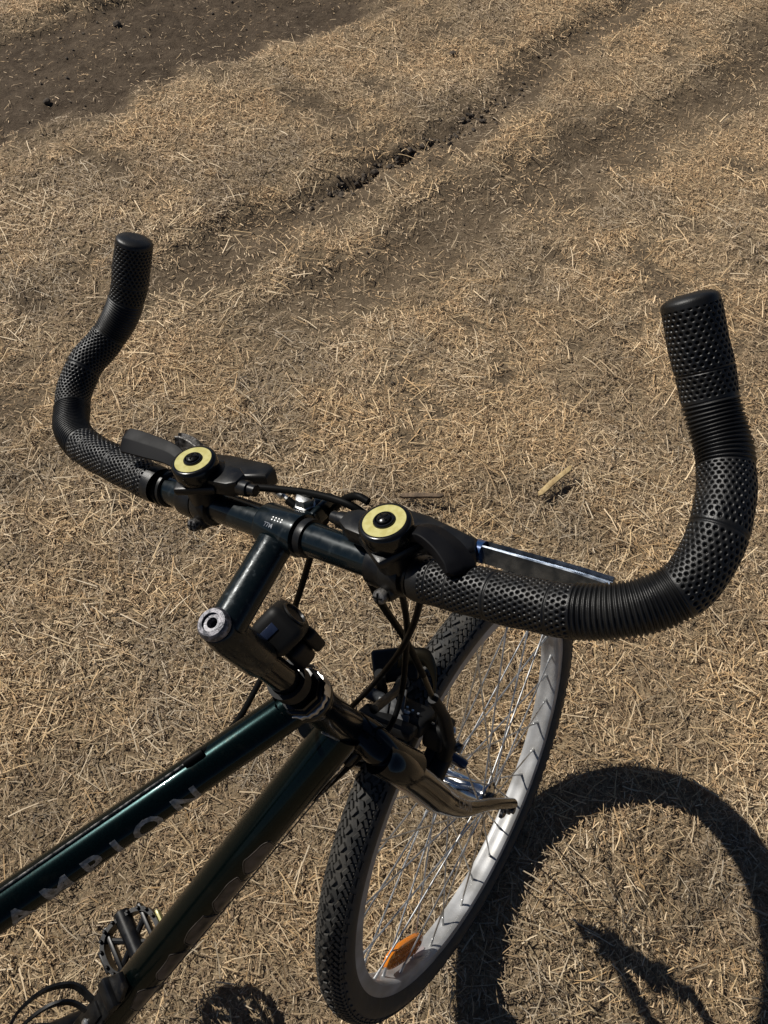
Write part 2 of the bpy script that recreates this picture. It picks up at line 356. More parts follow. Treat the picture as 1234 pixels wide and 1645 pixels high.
PAL = [(.49, .37, .23), (.42, .305, .18), (.56, .44, .285), (.30, .215, .13), (.18, .13, .083), (.45, .345, .225), (.62, .51, .35)]
PALE = [(.60, .49, .32), (.52, .41, .25), (.46, .33, .18), (.66, .56, .40)]
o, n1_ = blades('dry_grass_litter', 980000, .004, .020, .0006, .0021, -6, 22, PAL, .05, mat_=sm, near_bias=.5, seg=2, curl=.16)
tag(o, kind='stuff', label='short matted dry grass litter covering the ground', category='dry grass')
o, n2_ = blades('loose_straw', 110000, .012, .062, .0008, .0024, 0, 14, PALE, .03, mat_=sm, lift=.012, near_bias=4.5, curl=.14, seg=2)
tag(o, kind='stuff', label='long pale straw stalks scattered over the dry grass', category='straw')
tuft = lambda x, y: smooth(.45, .62, fbm(x, y, .07, 3, 151)) * (.25 + .75 * smooth(.2, .9, x + y))
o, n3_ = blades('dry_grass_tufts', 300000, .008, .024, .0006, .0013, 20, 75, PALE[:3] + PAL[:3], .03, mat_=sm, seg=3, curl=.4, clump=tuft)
tag(o, kind='stuff', label='short upright dry grass tufts between the ruts', category='dry grass')
print('blades', n1_, n2_, n3_)

# ------------------------------------------------------------------ sticks and clods lying on the ground
def gz(x, y): return float(height(np.array([x]), np.array([y]))[0])
def stick(p0, p1, wd, th, label, m='wood'):
    (x0, y0), (x1, y1) = p0, p1; c = ((x0 + x1) / 2, (y0 + y1) / 2); ln = math.hypot(x1 - x0, y1 - y0); mb = MBd()
    out = [(-ln / 2, -wd * .2), (-ln * .42, -wd / 2), (ln * .1, -wd * .42), (ln * .4, -wd * .5), (ln / 2, -wd * .1), (ln * .47, wd * .3), (ln * .3, wd * .36), (-ln * .1, wd * .52), (-ln * .44, wd * .4)]
    mb.prism(out, th, bev=th * .25)
    T = frame((c[0], c[1], gz(*c) + .022), (x1 - x0, y1 - y0, .012), (0, .1, 1))
    return tag(part('stick', mb, M[m], None, T), label=label, category='stick')
stick((.640, .246), (.735, .220), .0125, .006, 'flat pale splinter of wood lying on the dry grass beyond the right grip')
stick((.484, .470), (.528, .395), .011, .007, 'short brown twig lying on the dry grass behind the handlebar', 'twig')
def clod(x, y, r, label):
    bm = bmesh.new(); bmesh.ops.create_icosphere(bm, subdivisions=3, radius=r)
    for v in bm.verts:
        c = v.co; k = 1 + .35 * (vnoise(np.array([c.x / r * 1.7 + x * 9]), np.array([c.y / r * 1.7 + c.z / r * 2.3]), 3)[0] - .5)
        v.co = Vector((c.x * k * 1.15, c.y * k, c.z * k * .7))
    me = bpy.data.meshes.new('clod'); bm.to_mesh(me); bm.free(); me.materials.append(M['clod'])
    for p in me.polygons: p.use_smooth = True
    o = link('clod', me, None, Matrix.Translation((x, y, gz(x, y) + r * .35)))
    return tag(o, label=label, category='clod')
clod(1.396, 2.004, .011, 'dark clod of earth on the far side of the bare dirt track')
clod(.996, 1.882, .009, 'small dark clod near the left end of the bare dirt track')
clod(1.875, 1.157, .010, 'round dark clod alone on the dry grass above the cracked rut')
clod(1.44, 1.035, .0095, 'largest dark clod lying in the cracked rut')
clod(1.36, 1.045, .0065, 'dark clod in the cracked rut left of the largest one')
clod(1.64, .985, .007, 'dark clod at the upper end of the cracked rut')

# uncountable soil crumbs on the bare strips, massed in the crack as its shadow
bm = bmesh.new(); bmesh.ops.create_icosphere(bm, subdivisions=1, radius=1); bm.verts.ensure_lookup_table()
IV = np.array([v.co[:] for v in bm.verts]); IF = np.array([[v.index for v in f.verts] for f in bm.faces]); bm.free()
n = 60000; cx_ = rng.uniform(.3, 3.0, n); cy_ = rng.uniform(.2, 2.8, n); so, ro, d1_, d2_ = soil(cx_, cy_)
near1 = np.exp(-((d1_ + .012) / .03) ** 2) * smooth(1.0, 1.2, cx_) * (1 - smooth(1.6, 2.2, cx_))
k = rng.random(n) < so * .10 * smooth(.4, .6, fbm(cx_, cy_, .12, 3, 205)) + near1 * .9
cx_, cy_, near1 = cx_[k], cy_[k], near1[k]; n = len(cx_)
rad = (.0010 + .0038 * rng.random(n) ** 4) * (1 + 1.1 * near1)
cz_ = height(cx_, cy_) + rad * .3
sc3 = rng.uniform(.65, 1.25, (n, len(IV), 1)) * np.array([1, 1, .7]) * rng.uniform(.7, 1.3, (n, 1, 3))
CV = (np.c_[cx_, cy_, cz_][:, None, :] + IV[None] * sc3 * rad[:, None, None]).reshape(-1, 3)
CF = (IF[None] + (np.arange(n) * len(IV))[:, None, None]).reshape(-1, 3)
tag(link('soil_crumbs_and_crack_shade', np_mesh('soil_crumbs_and_crack_shade', CV, CF, [M['clod']], False)), kind='stuff', label='loose crumbs of dark soil along the bare track, massed in the cracked rut to stand for its dark shade', category='soil')
print('crumbs', n)

# ------------------------------------------------------------------ bicycle
bike = bpy.data.objects.new('bicycle', None); sc.collection.objects.link(bike)
tag(bike, label='dark green bicycle with black perforated foam bullhorn grips standing on dry grass', category='bicycle')
def sub(name, matrix):
    o = bpy.data.objects.new(name, None); sc.collection.objects.link(o); o.parent = bike; o.matrix_basis = matrix; o.empty_display_size = .05; return o

# ---- front wheel (wheel plane is local xz, axle along y)
MW = Matrix([[0.939763, 0.012414, 0.017074, -0.005559], [-0.012938, 0.939462, 0.029039, 0.006226], [-0.016681, -0.029267, 0.939396, -0.018975], [0.0, 0.0, 0.0, 1.0]])     # wheel seat in the fork (a slightly smaller wheel than the rear)
fw = sub('front_wheel', MS @ MW)
WO = MW.to_translation()
R0, RT = .2985, .0215
def tyre_mesh(name):
    prof = []
    for k in range(29):
        a = math.radians(-142 + 284 * k / 28); prof.append((R0 + RT * math.cos(a), RT * 1.02 * math.sin(a)))
    inner = [(.2805, .0085), (.2795, .0), (.2805, -.0085)]
    mb = MBd(); mb.lathe(prof + inner, (0, 0, 0), (0, 1, 0), n=144, closed=True)
    for yy in (.0165, -.0165):       # raised bead line on the sidewall
        mb.lathe([(.2925, yy), (.2932, yy * 1.08), (.294, yy * 1.02)], (0, 0, 0), (0, 1, 0), n=96)
    return mb.mesh(name, M['tyre'])
tyre_me = tyre_mesh('tyre'); link('tyre', tyre_me, fw)
def tread_mesh():
    mb = MBd()
    def blk(a, y, lx, ly, yaw, h=.0026):
        """block on the torus at wheel angle a and lateral position y"""
        be = math.asin(max(-.99, min(.99, y / RT))); er = Vector((math.cos(a), 0, math.sin(a))); et = Vector((-math.sin(a), 0, math.cos(a)))
        nrm = er * math.cos(be) + Vector((0, 1, 0)) * math.sin(be); lat = Vector((0, 1, 0)) * math.cos(be) - er * math.sin(be)
        p = er * R0 + nrm * RT
        xx = (et * math.cos(yaw) + lat * math.sin(yaw)); yy = nrm.cross(xx)
        T = Matrix(((xx.x, yy.x, nrm.x, p.x), (xx.y, yy.y, nrm.y, p.y), (xx.z, yy.z, nrm.z, p.z), (0, 0, 0, 1)))
        lx *= 1.16; ly *= 1.1; k = .84; V = [(sx * lx / 2, sy * ly / 2, -.002) for sx, sy in ((-1, -1), (1, -1), (1, 1), (-1, 1))] + [(sx * lx / 2 * k, sy * ly / 2 * k, h) for sx, sy in ((-1, -1), (1, -1), (1, 1), (-1, 1))]
        V = [(x + .35 * y_, y_, z) for x, y_, z in V]
        mb.add(V, [(4, 5, 6, 7), (0, 1, 5, 4), (1, 2, 6, 5), (2, 3, 7, 6), (3, 0, 4, 7)], 0, T)
    n = 200
    for i in range(n):
        a = 2 * PI * i / n; q = PI / n
        s = 1 if i % 2 else -1
        blk(a, .0028 * s, .0098, .0048, .45 * s)                 # zigzag centre
        blk(a + q, .0078, .0090, .0040, -.5); blk(a + q * .4, -.0078, .0090, .0040, .5)
        blk(a + q * .3, .0122, .0088, .0036, .55); blk(a + q * 1.2, -.0122, .0088, .0036, -.55)
        blk(a + q * 1.1, .0160, .0082, .0034, -.25, .0022); blk(a + q * .1, -.0160, .0082, .0034, .25, .0022)
        if i % 2 == 0:
            blk(a, .0192, .0120, .0030, .0, .0018); blk(a + q, -.0192, .0120, .0030, .0, .0018)
    return mb.mesh('tread', M['tyre'], 20)
tread_me = tread_mesh(); tag(link('tread', tread_me, fw), kind='stuff')
def rim_mesh():
    prof = [(r_, y_ * 1.18) for r_, y_ in [(.2835, .0125), (.2850, .0118), (.2850, .0105), (.276, .0100), (.276, -.0100), (.2850, -.0105), (.2850, -.0118), (.2835, -.0125),
            (.2700, -.0132), (.2672, -.0126), (.2655, -.0100), (.2650, -.0060), (.2658, -.0030), (.2658, .0030), (.2650, .0060), (.2655, .0100), (.2672, .0126), (.2700, .0132)]]
    mb = MBd(); mb.lathe(prof, (0, 0, 0), (0, 1, 0), n=144, closed=True); return mb.mesh('rim', M['rim'], 28)
rim_me = rim_mesh(); link('rim', rim_me, fw)
def hub(parent, wide=.033):
    mb = MBd()
    mb.lathe([(.0065, -wide - .004), (.0115, -wide - .004), (.0225, -wide - .001), (.0230, -wide + .0015), (.0150, -wide + .0035), (.0142, -wide + .008), (.0165, -.012), (.0165, .012),
              (.0142, wide - .008), (.0150, wide - .0035), (.0230, wide - .0015), (.0225, wide + .001), (.0115, wide + .004), (.0065, wide + .004)], (0, 0, 0), (0, 1, 0), n=40)
    part('hub', mb, M['chrome'], parent)
    for s in (-1, 1):
        mb = MBd(); mb.lathe([(.0046, wide * s), (.0046, (wide + .042) * s), (.001, (wide + .0425) * s)], (0, 0, 0), (0, 1, 0), n=16)
        mb.lathe([(.001, (wide + .004) * s), (.009, (wide + .0045) * s), (.009, (wide + .010) * s), (.001, (wide + .0105) * s)], (0, 0, 0), (0, 1, 0), n=20)
        mb.lathe([(.001, (wide + .029) * s), (.0085, (wide + .0295) * s), (.0085, (wide + .037) * s), (.001, (wide + .0375) * s)], (0, 0, 0), (0, 1, 0), n=6)
        for k in range(9):      # dark spoke heads
            a = 2 * PI * k / 9 + .2 * s; mb.lathe([(.0001, 0), (.002, .0005), (.0022, .002), (.0001, .003)], (math.cos(a) * .019, (wide + .0005) * s, math.sin(a) * .019), (0, s, 0), n=8)
        part('axle_end', mb, M['grime'], parent)
hub(fw)
def spoke_mesh(side, lead, name='spoke'):
    mb = MBd(); a = lead * math.radians(58); h = Vector((math.cos(a) * .0195, side * .0325, math.sin(a) * .0195)); r = Vector((.2655, side * .0028, 0))
    mb.tube([h + Vector((0, -side * .003, 0)), h, h + (r - h) * .5, r], .00125, 8)
    d = (h - r).normalized(); mb.tube([r - d * .001, r + d * .002, r + d * .0135, r + d * .014], [.0026, .0021, .0018, .0012], 8, mi=1)
    return mb.mesh(name, [M['steel'], M['alu']])
spokes = {(s, l): spoke_mesh(s, l) for s in (-1, 1) for l in (-1, 1)}
for i in range(36):
    s = 1 if i % 2 else -1; l = 1 if (i // 2) % 2 else -1
    link('spoke', spokes[(s, l)], fw, Matrix.Rotation(math.radians(i * 10 + 3), 4, 'Y'))
# amber reflector clipped between two spokes
aR = math.atan2(-.150, -.185); T = Matrix.Translation((0, 0, 0)) @ frame((math.cos(aR) * .242, .006, math.sin(aR) * .242), (-math.sin(aR), 0, math.cos(aR)), (0, 1, 0))
mb = MBd(); out = []
for k in range(28):
    t = 2 * PI * k / 28; out.append((math.copysign(abs(math.cos(t)) ** .8, math.cos(t)) * .056, math.copysign(abs(math.sin(t)) ** .7, math.sin(t)) * .0175))
mb.prism(out, .008, T, bev=.002)
for sx in range(-5, 6):
    for sy in (-1, 0, 1):
        if abs(sx) == 5 and sy: continue
        mb.box((.0065, .0065, .003), T @ Matrix.Translation((sx * .0092, sy * .0092, .004)) @ Matrix.Rotation(.785, 4, 'Z'), .3, seg=1)
        mb.box((.0065, .0065, .003), T @ Matrix.Translation((sx * .0092, sy * .0092, -.004)) @ Matrix.Rotation(.785, 4, 'Z'), .3, seg=1)
part('reflector', mb, M['amber'], fw)
# black stub standing for a spoke thickened by shade; rim sticker
mb = MBd(); a = math.radians(97); er = Vector((math.cos(a), 0, math.sin(a)))
mb.tube([er * .266, er * .262, er * .240, er * .239, er * .228, er * .2275], [.0045, .0036, .0036, .0042, .0042, .003], 12)
part('shaded_spoke_stub', mb, M['cable'], fw)
mb = MBd(); n = 8
for k in range(n + 1): pass
V = []; 
for k in range(9):
    t = math.radians(-134 + 1.1 * k); V += [(math.cos(t) * .2646, -.0015 + .0028 * math.sin(k), math.sin(t) * .2646), (math.cos(t) * .2646, .0055, math.sin(t) * .2646)]
mb.add(V, [(2 * k, 2 * k + 1, 2 * k + 3, 2 * k + 2) for k in range(8)])
part('rim_sticker', mb, M['red'], fw)

# ---- fork
fk = sub('fork', MS)
for s in (-1, 1):
    pts = bez([(-.186, .034 * s, .374), (-.178, .046 * s, .352), (-.159, .048 * s, .298), (-.139, .049 * s, .238), (-.120, .050 * s, .189), (-.098, .052 * s, .143), (-.073, .054 * s, .104), (-.047, .056 * s, .066), (-.018, .0575 * s, .018), (.001, .0575 * s, -.016)], 8)
    k = len(pts); mb = MBd(); mb.tube(pts, [.0155 if i < 24 else .0155 - (.0155 - .0070) * min(1, (i - 24) / 26) ** .9 for i in range(k)], 24)
    part('fork_blade', mb, M['head'], fk, sharp=50)
    mb = MBd(); mb.prism([(-.016, -.004), (-.012, .007), (0, .0125), (.009, .010), (.012, 0), (.009, -.010), (0, -.0125), (-.010, -.008)], .005, frame(WO + Vector((0, .0575 * s, 0)), (.9, 0, .3), (0, 1, 0)), bev=.001)
    part('dropout', mb, M['grime'], fk)
mb = MBd(); cr = SA + SU * .390
mb.tube(bez([(-.162, -.046, .33), (-.178, -.034, .368), (-.1765, -.015, .378), (-.1765, .015, .378), (-.178, .034, .368), (-.162, .046, .33)], 8), .0158, 20)
mb.lathe([(.014, -.03), (.0185, -.012), (.0195, .0), (.0165, .006), (.0165, .012)], cr - SU * .002, SU, 32)
part('fork_crown', mb, M['head'], fk, sharp=45)

# ---- frame (frame coordinates)
fr = sub('frame', MF)
hb0 = SA + SU * .395; hb1 = SA + SU * .512
mb = MBd()
mb.lathe([(.0155, 0), (.0170, .0004), (.0172, .006), (.0158, .009), (.0156, .06), (.0158, .108), (.0172, .111), (.0170, .1165), (.0150, .117)], hb0, SU, 48)
part('head_tube', mb, M['head'], fr, sharp=40)
def tt(t): return Vector((-.212, 0, .4745)).lerp(Vector((-.640, 0, .392)), t)
mb = MBd(); mb.tube([tt(0), tt(.25), tt(.5), tt(1)], [.0152] * 4, 48, up=(0, 0, 1)); part('top_tube', mb, M['paint'], fr)
def dt(t): return Vector((-.185, 0, .392)).lerp(Vector((-.580, 0, -.040)), t)
mb = MBd(); mb.tube([dt(0), dt(.5), dt(1)], [.0198] * 3, 48, up=(0, 1, 0)); part('down_tube', mb, M['paint'], fr)
mb = MBd(); mb.tube([(-.580, 0, -.04), (-.715, 0, .42)], .0145, 24); part('seat_tube', mb, M['paint'], fr)
mb = MBd(); mb.lathe([(.001, -.036), (.02, -.036), (.021, 0), (.02, .036), (.001, .036)], (-.580, 0, -.04), (0, 1, 0), 24); part('bottom_bracket', mb, M['paint'], fr)
for s in (-1, 1):
    mb = MBd(); mb.tube([(-.590, .02 * s, -.04), (-.72, .036 * s, -.03), (-.99, .062 * s, 0)], .009, 14); part('chain_stay', mb, M['paint'], fr)
    mb = MBd(); mb.tube([(-.69, .016 * s, .37), (-.80, .04 * s, .24), (-.99, .062 * s, 0)], .008, 14); part('seat_stay', mb, M['paint'], fr)
mb = MBd(); mb.tube([(-.70, 0, .40), (-.765, 0, .56)], .0128, 20); part('seat_post', mb, M['chrome'], bike, MF)
mb = MBd(); mb.prism([(.15, -.012), (.16, 0), (.15, .012), (.02, .03), (-.07, .075), (-.11, .06), (-.12, 0), (-.11, -.06), (-.07, -.075), (.02, -.03)], .045, Matrix.Translation((-.765, 0, .585)), bev=.015, seg=3)
part('saddle', mb, M['plastic'], bike, MF)
# rear wheel shares the front wheel's pieces
rw = sub('rear_wheel', MF @ Matrix.Translation((-1.0, 0, 0)))
link('tyre', tyre_me, rw); tag(link('tread', tread_me, rw), kind='stuff'); link('rim', rim_me, rw); hub(rw)
for i in range(36):
    s = 1 if i % 2 else -1; l = 1 if (i // 2) % 2 else -1
    link('spoke', spokes[(s, l)], rw, Matrix.Rotation(math.radians(i * 10), 4, 'Y'))

# head badge: thin oval outline on the right front of the head tube
def wrap(c, ax, rad, ref, name, mats, parent, curves, lift=.0004, width=.0008):
    pass
mb = MBd(); er1 = Vector((0, -1, 0)); 
xdir = SU; fx = Vector((.945519, 0, .325568))
for rr_, w_ in ((1.0, .0006), (.72, .0003)):
    ring = []
    for k in range(41):
        t = 2 * PI * k / 40; hgt = .047 + math.cos(t) * .021 * rr_; ang = math.radians(-150) + math.sin(t) * .42 * rr_
        p = hb0 + SU * hgt + (fx * math.cos(ang) + Vector((0, 1, 0)) * math.sin(ang)) * .01585
        ring.append(p)
    mb.tube(ring, w_, 6, caps=False)
part('head_badge', mb, M['decal'], fr)

# lettering wrapped round a tube
def wrapped_text(txt, size, c0, axis, rad, ang0, material, name, parent, stretch=1.0, shear=0.0, spacing=1.0, res=3, lift=.00025, bold=0.0, flip=1):
    cu = bpy.data.curves.new(name, 'FONT'); cu.body = txt; cu.size = size; cu.shear = shear; cu.space_character = spacing; cu.resolution_u = res; cu.offset = bold
    cu.align_x = 'LEFT'; cu.align_y = 'CENTER'
    to = bpy.data.objects.new('tmp_text', cu); sc.collection.objects.link(to)
    dg = bpy.context.evaluated_depsgraph_get(); me = bpy.data.meshes.new_from_object(to.evaluated_get(dg)); bpy.data.objects.remove(to)
    bm = bmesh.new(); bm.from_mesh(me)
    lo = min(v.co.y for v in bm.verts); hi = max(v.co.y for v in bm.verts)
    for k in range(1, 14):
        y = lo + (hi - lo) * k / 14
        bmesh.ops.bisect_plane(bm, geom=bm.verts[:] + bm.edges[:] + bm.faces[:], plane_co=(0, y, 0), plane_no=(0, 1, 0))
    ax = Vector(axis).normalized(); a = Vector((0, 0, 1)); e1 = (a - ax * a.dot(ax)).normalized(); e2 = Vector((0, -1, 0))
    for v in bm.verts:
        x, y = v.co.x * stretch, v.co.y
        an = ang0 + y / rad            # 0 = right side (-y), 90 deg = top
        p = Vector(c0) + ax * x + (e2 * math.cos(an) + e1 * math.sin(an)) * (rad + lift); v.co = p
    bm.to_mesh(me); bm.free(); me.materials.clear(); me.materials.append(material)
    for p in me.polygons: p.use_smooth = True
    return link(name, me, parent)
tdir = (tt(0) - tt(1)).normalized()
wrapped_text('CHAMPION', .024, tt(0) - tdir * .318, tdir, .0152, math.radians(6), M['decal'], 'lettering', fr, stretch=1.22, spacing=1.62, bold=.0007)
ddir = (dt(0) - dt(1)).normalized()
# rounded glyph decals on the down tube's lower right side
def blob_glyph(s0, ln, hgt, ang_c, kind):
    mb = MBd(); n = 44; ax = ddir; a = Vector((0, 0, 1)); e1 = (a - ax * a.dot(ax)).normalized(); e2 = Vector((0, -1, 0))
    def P(u, v, lift=.0003):
        an = ang_c + v / .0198; return dt(1) + ax * (s0 + u + .25 * v) + (e2 * math.cos(an) + e1 * math.sin(an)) * (.0198 + lift)
    cols = 10; V = []; F = []
    def lobes(t): return 1 + .10 * math.sin(3 * t + kind) + .07 * math.sin(5 * t + 2.1 * kind)
    for k in range(n):
        t = 2 * PI * k / n
        ex = math.copysign(abs(math.cos(t)) ** .65, math.cos(t)) * ln / 2 * lobes(t); ey = math.copysign(abs(math.sin(t)) ** .65, math.sin(t)) * hgt / 2 * lobes(t + .7)
        for c in range(cols + 1): V.append(P(ex * c / cols, ey * c / cols))
    for k in range(n):
        k2 = (k + 1) % n
        for c in range(cols): F.append((k * (cols + 1) + c, k * (cols + 1) + c + 1, k2 * (cols + 1) + c + 1, k2 * (cols + 1) + c))
    mb.add(V, F); ring = []
    for k in range(n + 1):
        t = 2 * PI * k / n
        ex = math.copysign(abs(math.cos(t)) ** .65, math.cos(t)) * ln / 2 * lobes(t) * 1.07; ey = math.copysign(abs(math.sin(t)) ** .65, math.sin(t)) * hgt / 2 * lobes(t + .7) * 1.07
        ring.append(P(ex, ey, .0002))
    mb.tube(ring, .0004, 5, caps=False)
    return part('decal_letter', mb, M['decal2'], fr, sharp=60)
for i, (s0, ln, hg) in enumerate(((.110, .010, .010), (.142, .028, .022), (.205, .040, .024), (.262, .046, .024), (.322, .046, .026), (.378, .046, .026), (.432, .040, .026))):
    blob_glyph(s0, ln, hg, math.radians(0), i)
wrapped_text('CEOM', .017, (-.128, -.0500, .205), (.020, -.001, -.045), .0150, math.radians(28), M['decal'], 'lettering', fk, stretch=1.0, spacing=1.1, bold=.0003)

# ---- handlebar
hbE = sub('handlebar', MH)
BP = [(-.0036, .1146, .0038), (.0032, .2131, .0134), (.0287, .2535, .0212), (.0576, .2618, .0396), (.0883, .2537, .0547), (.1079, .2386, .0778), (.1269, .2193, .1253)]
mb = MBd(); mb.tube([(0, .119, 0), (0, .06, 0), (0, 0, 0), (0, -.06, 0), (0, -.119, 0)], .0110, 40)
part('bar', mb, M['bar'], hbE)
def grip(side, step):
    pts = [Vector((x, y * side, z)) for x, y, z in BP]
    fine = bez(pts, 60); P = np.array([tuple(p) for p in fine]); d = np.r_[0, np.cumsum(np.linalg.norm(np.diff(P, axis=0), axis=1))]
    kn = d[::60]; Lt = d[-1]; n = int(Lt / step); s = np.linspace(0, Lt, n)
    C = np.stack([np.interp(s, d, P[:, i]) for i in range(3)], 1)
    for _ in range(int(.004 / step)): C[1:-1] = (C[:-2] + C[1:-1] * 2 + C[2:]) / 4
    T_ = np.gradient(C, axis=0); T_ /= np.linalg.norm(T_, axis=1)[:, None]
    nr = np.zeros_like(C); a = np.array([0, 0, 1.]); a -= T_[0] * (a @ T_[0]); nr[0] = a / np.linalg.norm(a)
    for i in range(1, n):
        v = nr[i - 1] - T_[i] * (nr[i - 1] @ T_[i]); nr[i] = v / np.linalg.norm(v)
    bn = np.cross(T_, nr)
    m = int(2 * PI * .0144 / step); th = np.linspace(0, 2 * PI, m, endpoint=False)
    S, TH = np.meshgrid(s, th, indexing='ij')
    # zones: perforated - ribbed - perforated - ribbed - perforated
    b = [0, kn[1] - .002, kn[2] + .0, kn[4] - .000, kn[5], Lt]
    rb = np.interp(s, [0, .004, .010, b[1] - .004, b[1] + .004, b[2] - .004, b[2] + .003, (b[2] + b[3]) / 2, b[3] - .002, b[3] + .003, b[4] - .004, b[4] + .004, b[5] - .035, b[5] - .006, b[5]],
                   [.0132, .0137, .0139, .0142, .0136, .0136, .0142, .0146, .0143, .0136, .0137, .0143, .0150, .0146, .0140])
    R = np.repeat(rb[:, None], m, 1)
    rib = ((S > b[1]) & (S < b[2])) | ((S > b[3]) & (S < b[4]))
    ph = (S / .0024) % 1; R = R + np.where(rib, .0009 * (1 - np.abs(2 * ph - 1) ** 1.5 * 2) + .00025 * np.sin(TH * 3 + S * 90), 0)
    # dimples on a hexagonal lattice
    nc = 26; pc = 2 * PI / nc; prow = .0056
    best = np.full(S.shape, 1e9)
    row = S / (prow * .5)
    r0 = np.floor(row)
    for dr in (0, 1):
        rr = r0 + dr; offs = (rr % 2) * .5; q = TH / pc - offs; dt_ = (q - np.round(q)) * pc * .0142; ds = (row - rr) * prow * .5
        best = np.minimum(best, np.hypot(dt_, ds))
    for dr in (-1, 2):
        rr = r0 + dr; offs = (rr % 2) * .5; q = TH / pc - offs; dt_ = (q - np.round(q)) * pc * .0142; ds = (row - rr) * prow * .5
        best = np.minimum(best, np.hypot(dt_, ds))
    seams = [.0125, .026, (b[1]) * .52, b[1] - .012, (b[2] + b[3]) / 2, b[4] + .016]
    near_edge = np.minimum.reduce([np.abs(S - q) for q in seams + b[1:5]])
    hole = (best < .00098) & ~rib & (near_edge > .0012) & (S > .008) & (S < Lt - .0065)
    prof = np.clip(1 - (best / .00098) ** 4, 0, 1)
    R = R - np.where(hole, .0016 * prof, 0)
    for q in seams: R = R - .0007 * np.exp(-((S - q) / .0005) ** 2)
    R = R + .00025 * np.sin(S * 210 + 2 * np.sin(TH)) * (~rib)
    # rounded closed end
    e = np.clip((S - (Lt - .0045)) / .0045, 0, 1); R = R * np.sqrt(np.clip(1 - (e * .93) ** 2.6, 0, 1)) 
    V = C[:, None, :] + (nr[:, None, :] * np.cos(TH)[..., None] + bn[:, None, :] * np.sin(TH)[..., None]) * R[..., None]
    V = V.reshape(-1, 3); V = np.r_[V, C[:1] , C[-1:]]
    i, j = np.meshgrid(np.arange(n - 1), np.arange(m), indexing='ij'); j2 = (j + 1) % m
    F = np.stack([i * m + j, (i + 1) * m + j, (i + 1) * m + j2, i * m + j2], -1).reshape(-1, 4)
    if side < 0: F = F[:, ::-1]
    jj = np.arange(m); cap0 = np.stack([jj, (jj + 1) % m, np.full(m, n * m), np.full(m, n * m)], -1)
    me = np_mesh('grip', V, F, [M['grip']])
    bm = bmesh.new(); bm.from_mesh(me); bm.verts.ensure_lookup_table()
    try: bm.faces.new([bm.verts[(n - 1) * m + k] for k in (range(m) if side > 0 else range(m - 1, -1, -1))])
    except ValueError: pass
    bmesh.ops.recalc_face_normals(bm, faces=bm.faces[:]); bm.to_mesh(me); bm.free()
    return me
link('grip', grip(1, .00048), hbE); link('grip', grip(-1, .00038), hbE)
for s in (-1, 1):   # inner end collar of each grip, smooth rubber rings
    mb = MBd(); mb.lathe([(.0112, .108), (.0132, .1085), (.0136, .1105), (.0118, .1110), (.0118, .1125), (.0138, .1130), (.0139, .1170), (.0112, .1175)], (0, 0, 0), (0, s, 0), 36)
    part('grip_collar', mb, M['plastic'], hbE)

# ---- stem
st = sub('stem', MS)
top = SA + SU * .676; hq = SA + SU * .6645
ctr = MB @ Vector((0, -.004, 0))
mb = MBd(); mb.lathe([(.0001, .0), (.0100, 0), (.0112, -.001), (.0116, -.006), (.0128, -.012), (.0132, -.030), (.0132, -.062), (.0124, -.066), (.0110, -.066)], top - SU * .002, SU, 40)
fwd = (ctr - hq).normalized()
mb.tube([hq + fwd * .004, hq + fwd * .03, hq + fwd * .06, ctr - fwd * .011], [.0126, .0122, .0119, .0124], 36)
part('stem_body', mb, M['stem'], st, sharp=50)
mb = MBd(); mb.lathe([(.0108, 0), (.0108, -.14)], SA + SU * .625, SU, 40); part('quill', mb, M['head'], st)
mb = MBd(); mb.lathe([(.0098, -.004), (.0108, -.001), (.0107, .002), (.0090, .0045), (.0062, .005), (.0060, .0035), (.0036, .0033), (.0034, -.002), (.0001, -.002)], top + SU * .000, SU, 40)
part('expander_bolt', mb, M['cap'], st)
mb = MBd(); T_c = MB @ Matrix.Translation((0, -.0045, 0))
mb.lathe([(.0108, -.0165), (.0142, -.0160), (.0145, -.0145), (.0145, .0145), (.0142, .0160), (.0108, .0165)], (0, 0, 0), (0, 1, 0), 48, T=T_c)
mb.box((.022, .016, .014), T_c @ Matrix.Translation((.019, -.004, .000)), .25, seg=3)
mb.box((.022, .004, .012), T_c @ Matrix.Translation((.024, -.0145, .002)), .25)
part('bar_clamp', mb, M['bar'], st, sharp=45)
mb = MBd(); mb.lathe([(.0105, -.0028), (.0128, -.0026), (.0131, 0), (.0128, .0026), (.0105, .0028)], (0, -.0255, 0), (0, 1, 0), 40, T=MB); part('clamp_ring', mb, M['plastic'], st)
mb = MBd(); o_ = T_c @ Vector((.020, -.004, .0065)); dz = (MB.to_3x3() @ Vector((.1, -.1, 1))).normalized()
mb.lathe([(.0001, .0075), (.0052, .0075), (.0064, .0068), (.0066, .0015), (.0076, .001), (.0076, 0), (.0001, 0)], o_, dz, 6)
part('clamp_bolt', mb, M['alu'], st)
# stamped marks on the clamp
def stamp(txt, size, x0, y0, parent):
    cu = bpy.data.curves.new('stamp', 'FONT'); cu.body = txt; cu.size = size; cu.align_x = 'CENTER'; cu.align_y = 'CENTER'; cu.offset = .00005
    to = bpy.data.objects.new('tmp_text', cu); sc.collection.objects.link(to)
    me = bpy.data.meshes.new_from_object(to.evaluated_get(bpy.context.evaluated_depsgraph_get())); bpy.data.objects.remove(to)
    for v in me.vertices:
        an = math.radians(y0) + v.co.y / .0145
        v.co = T_c @ Vector((-math.cos(an) * .01475, x0 - v.co.x, math.sin(an) * .01475))
    me.materials.clear(); me.materials.append(M['alu']); return link('stamped_letters', me, parent)
stamp(': : : :', .0052, -.003, 72, st); stamp('77M', .0042, .002, 50, st)

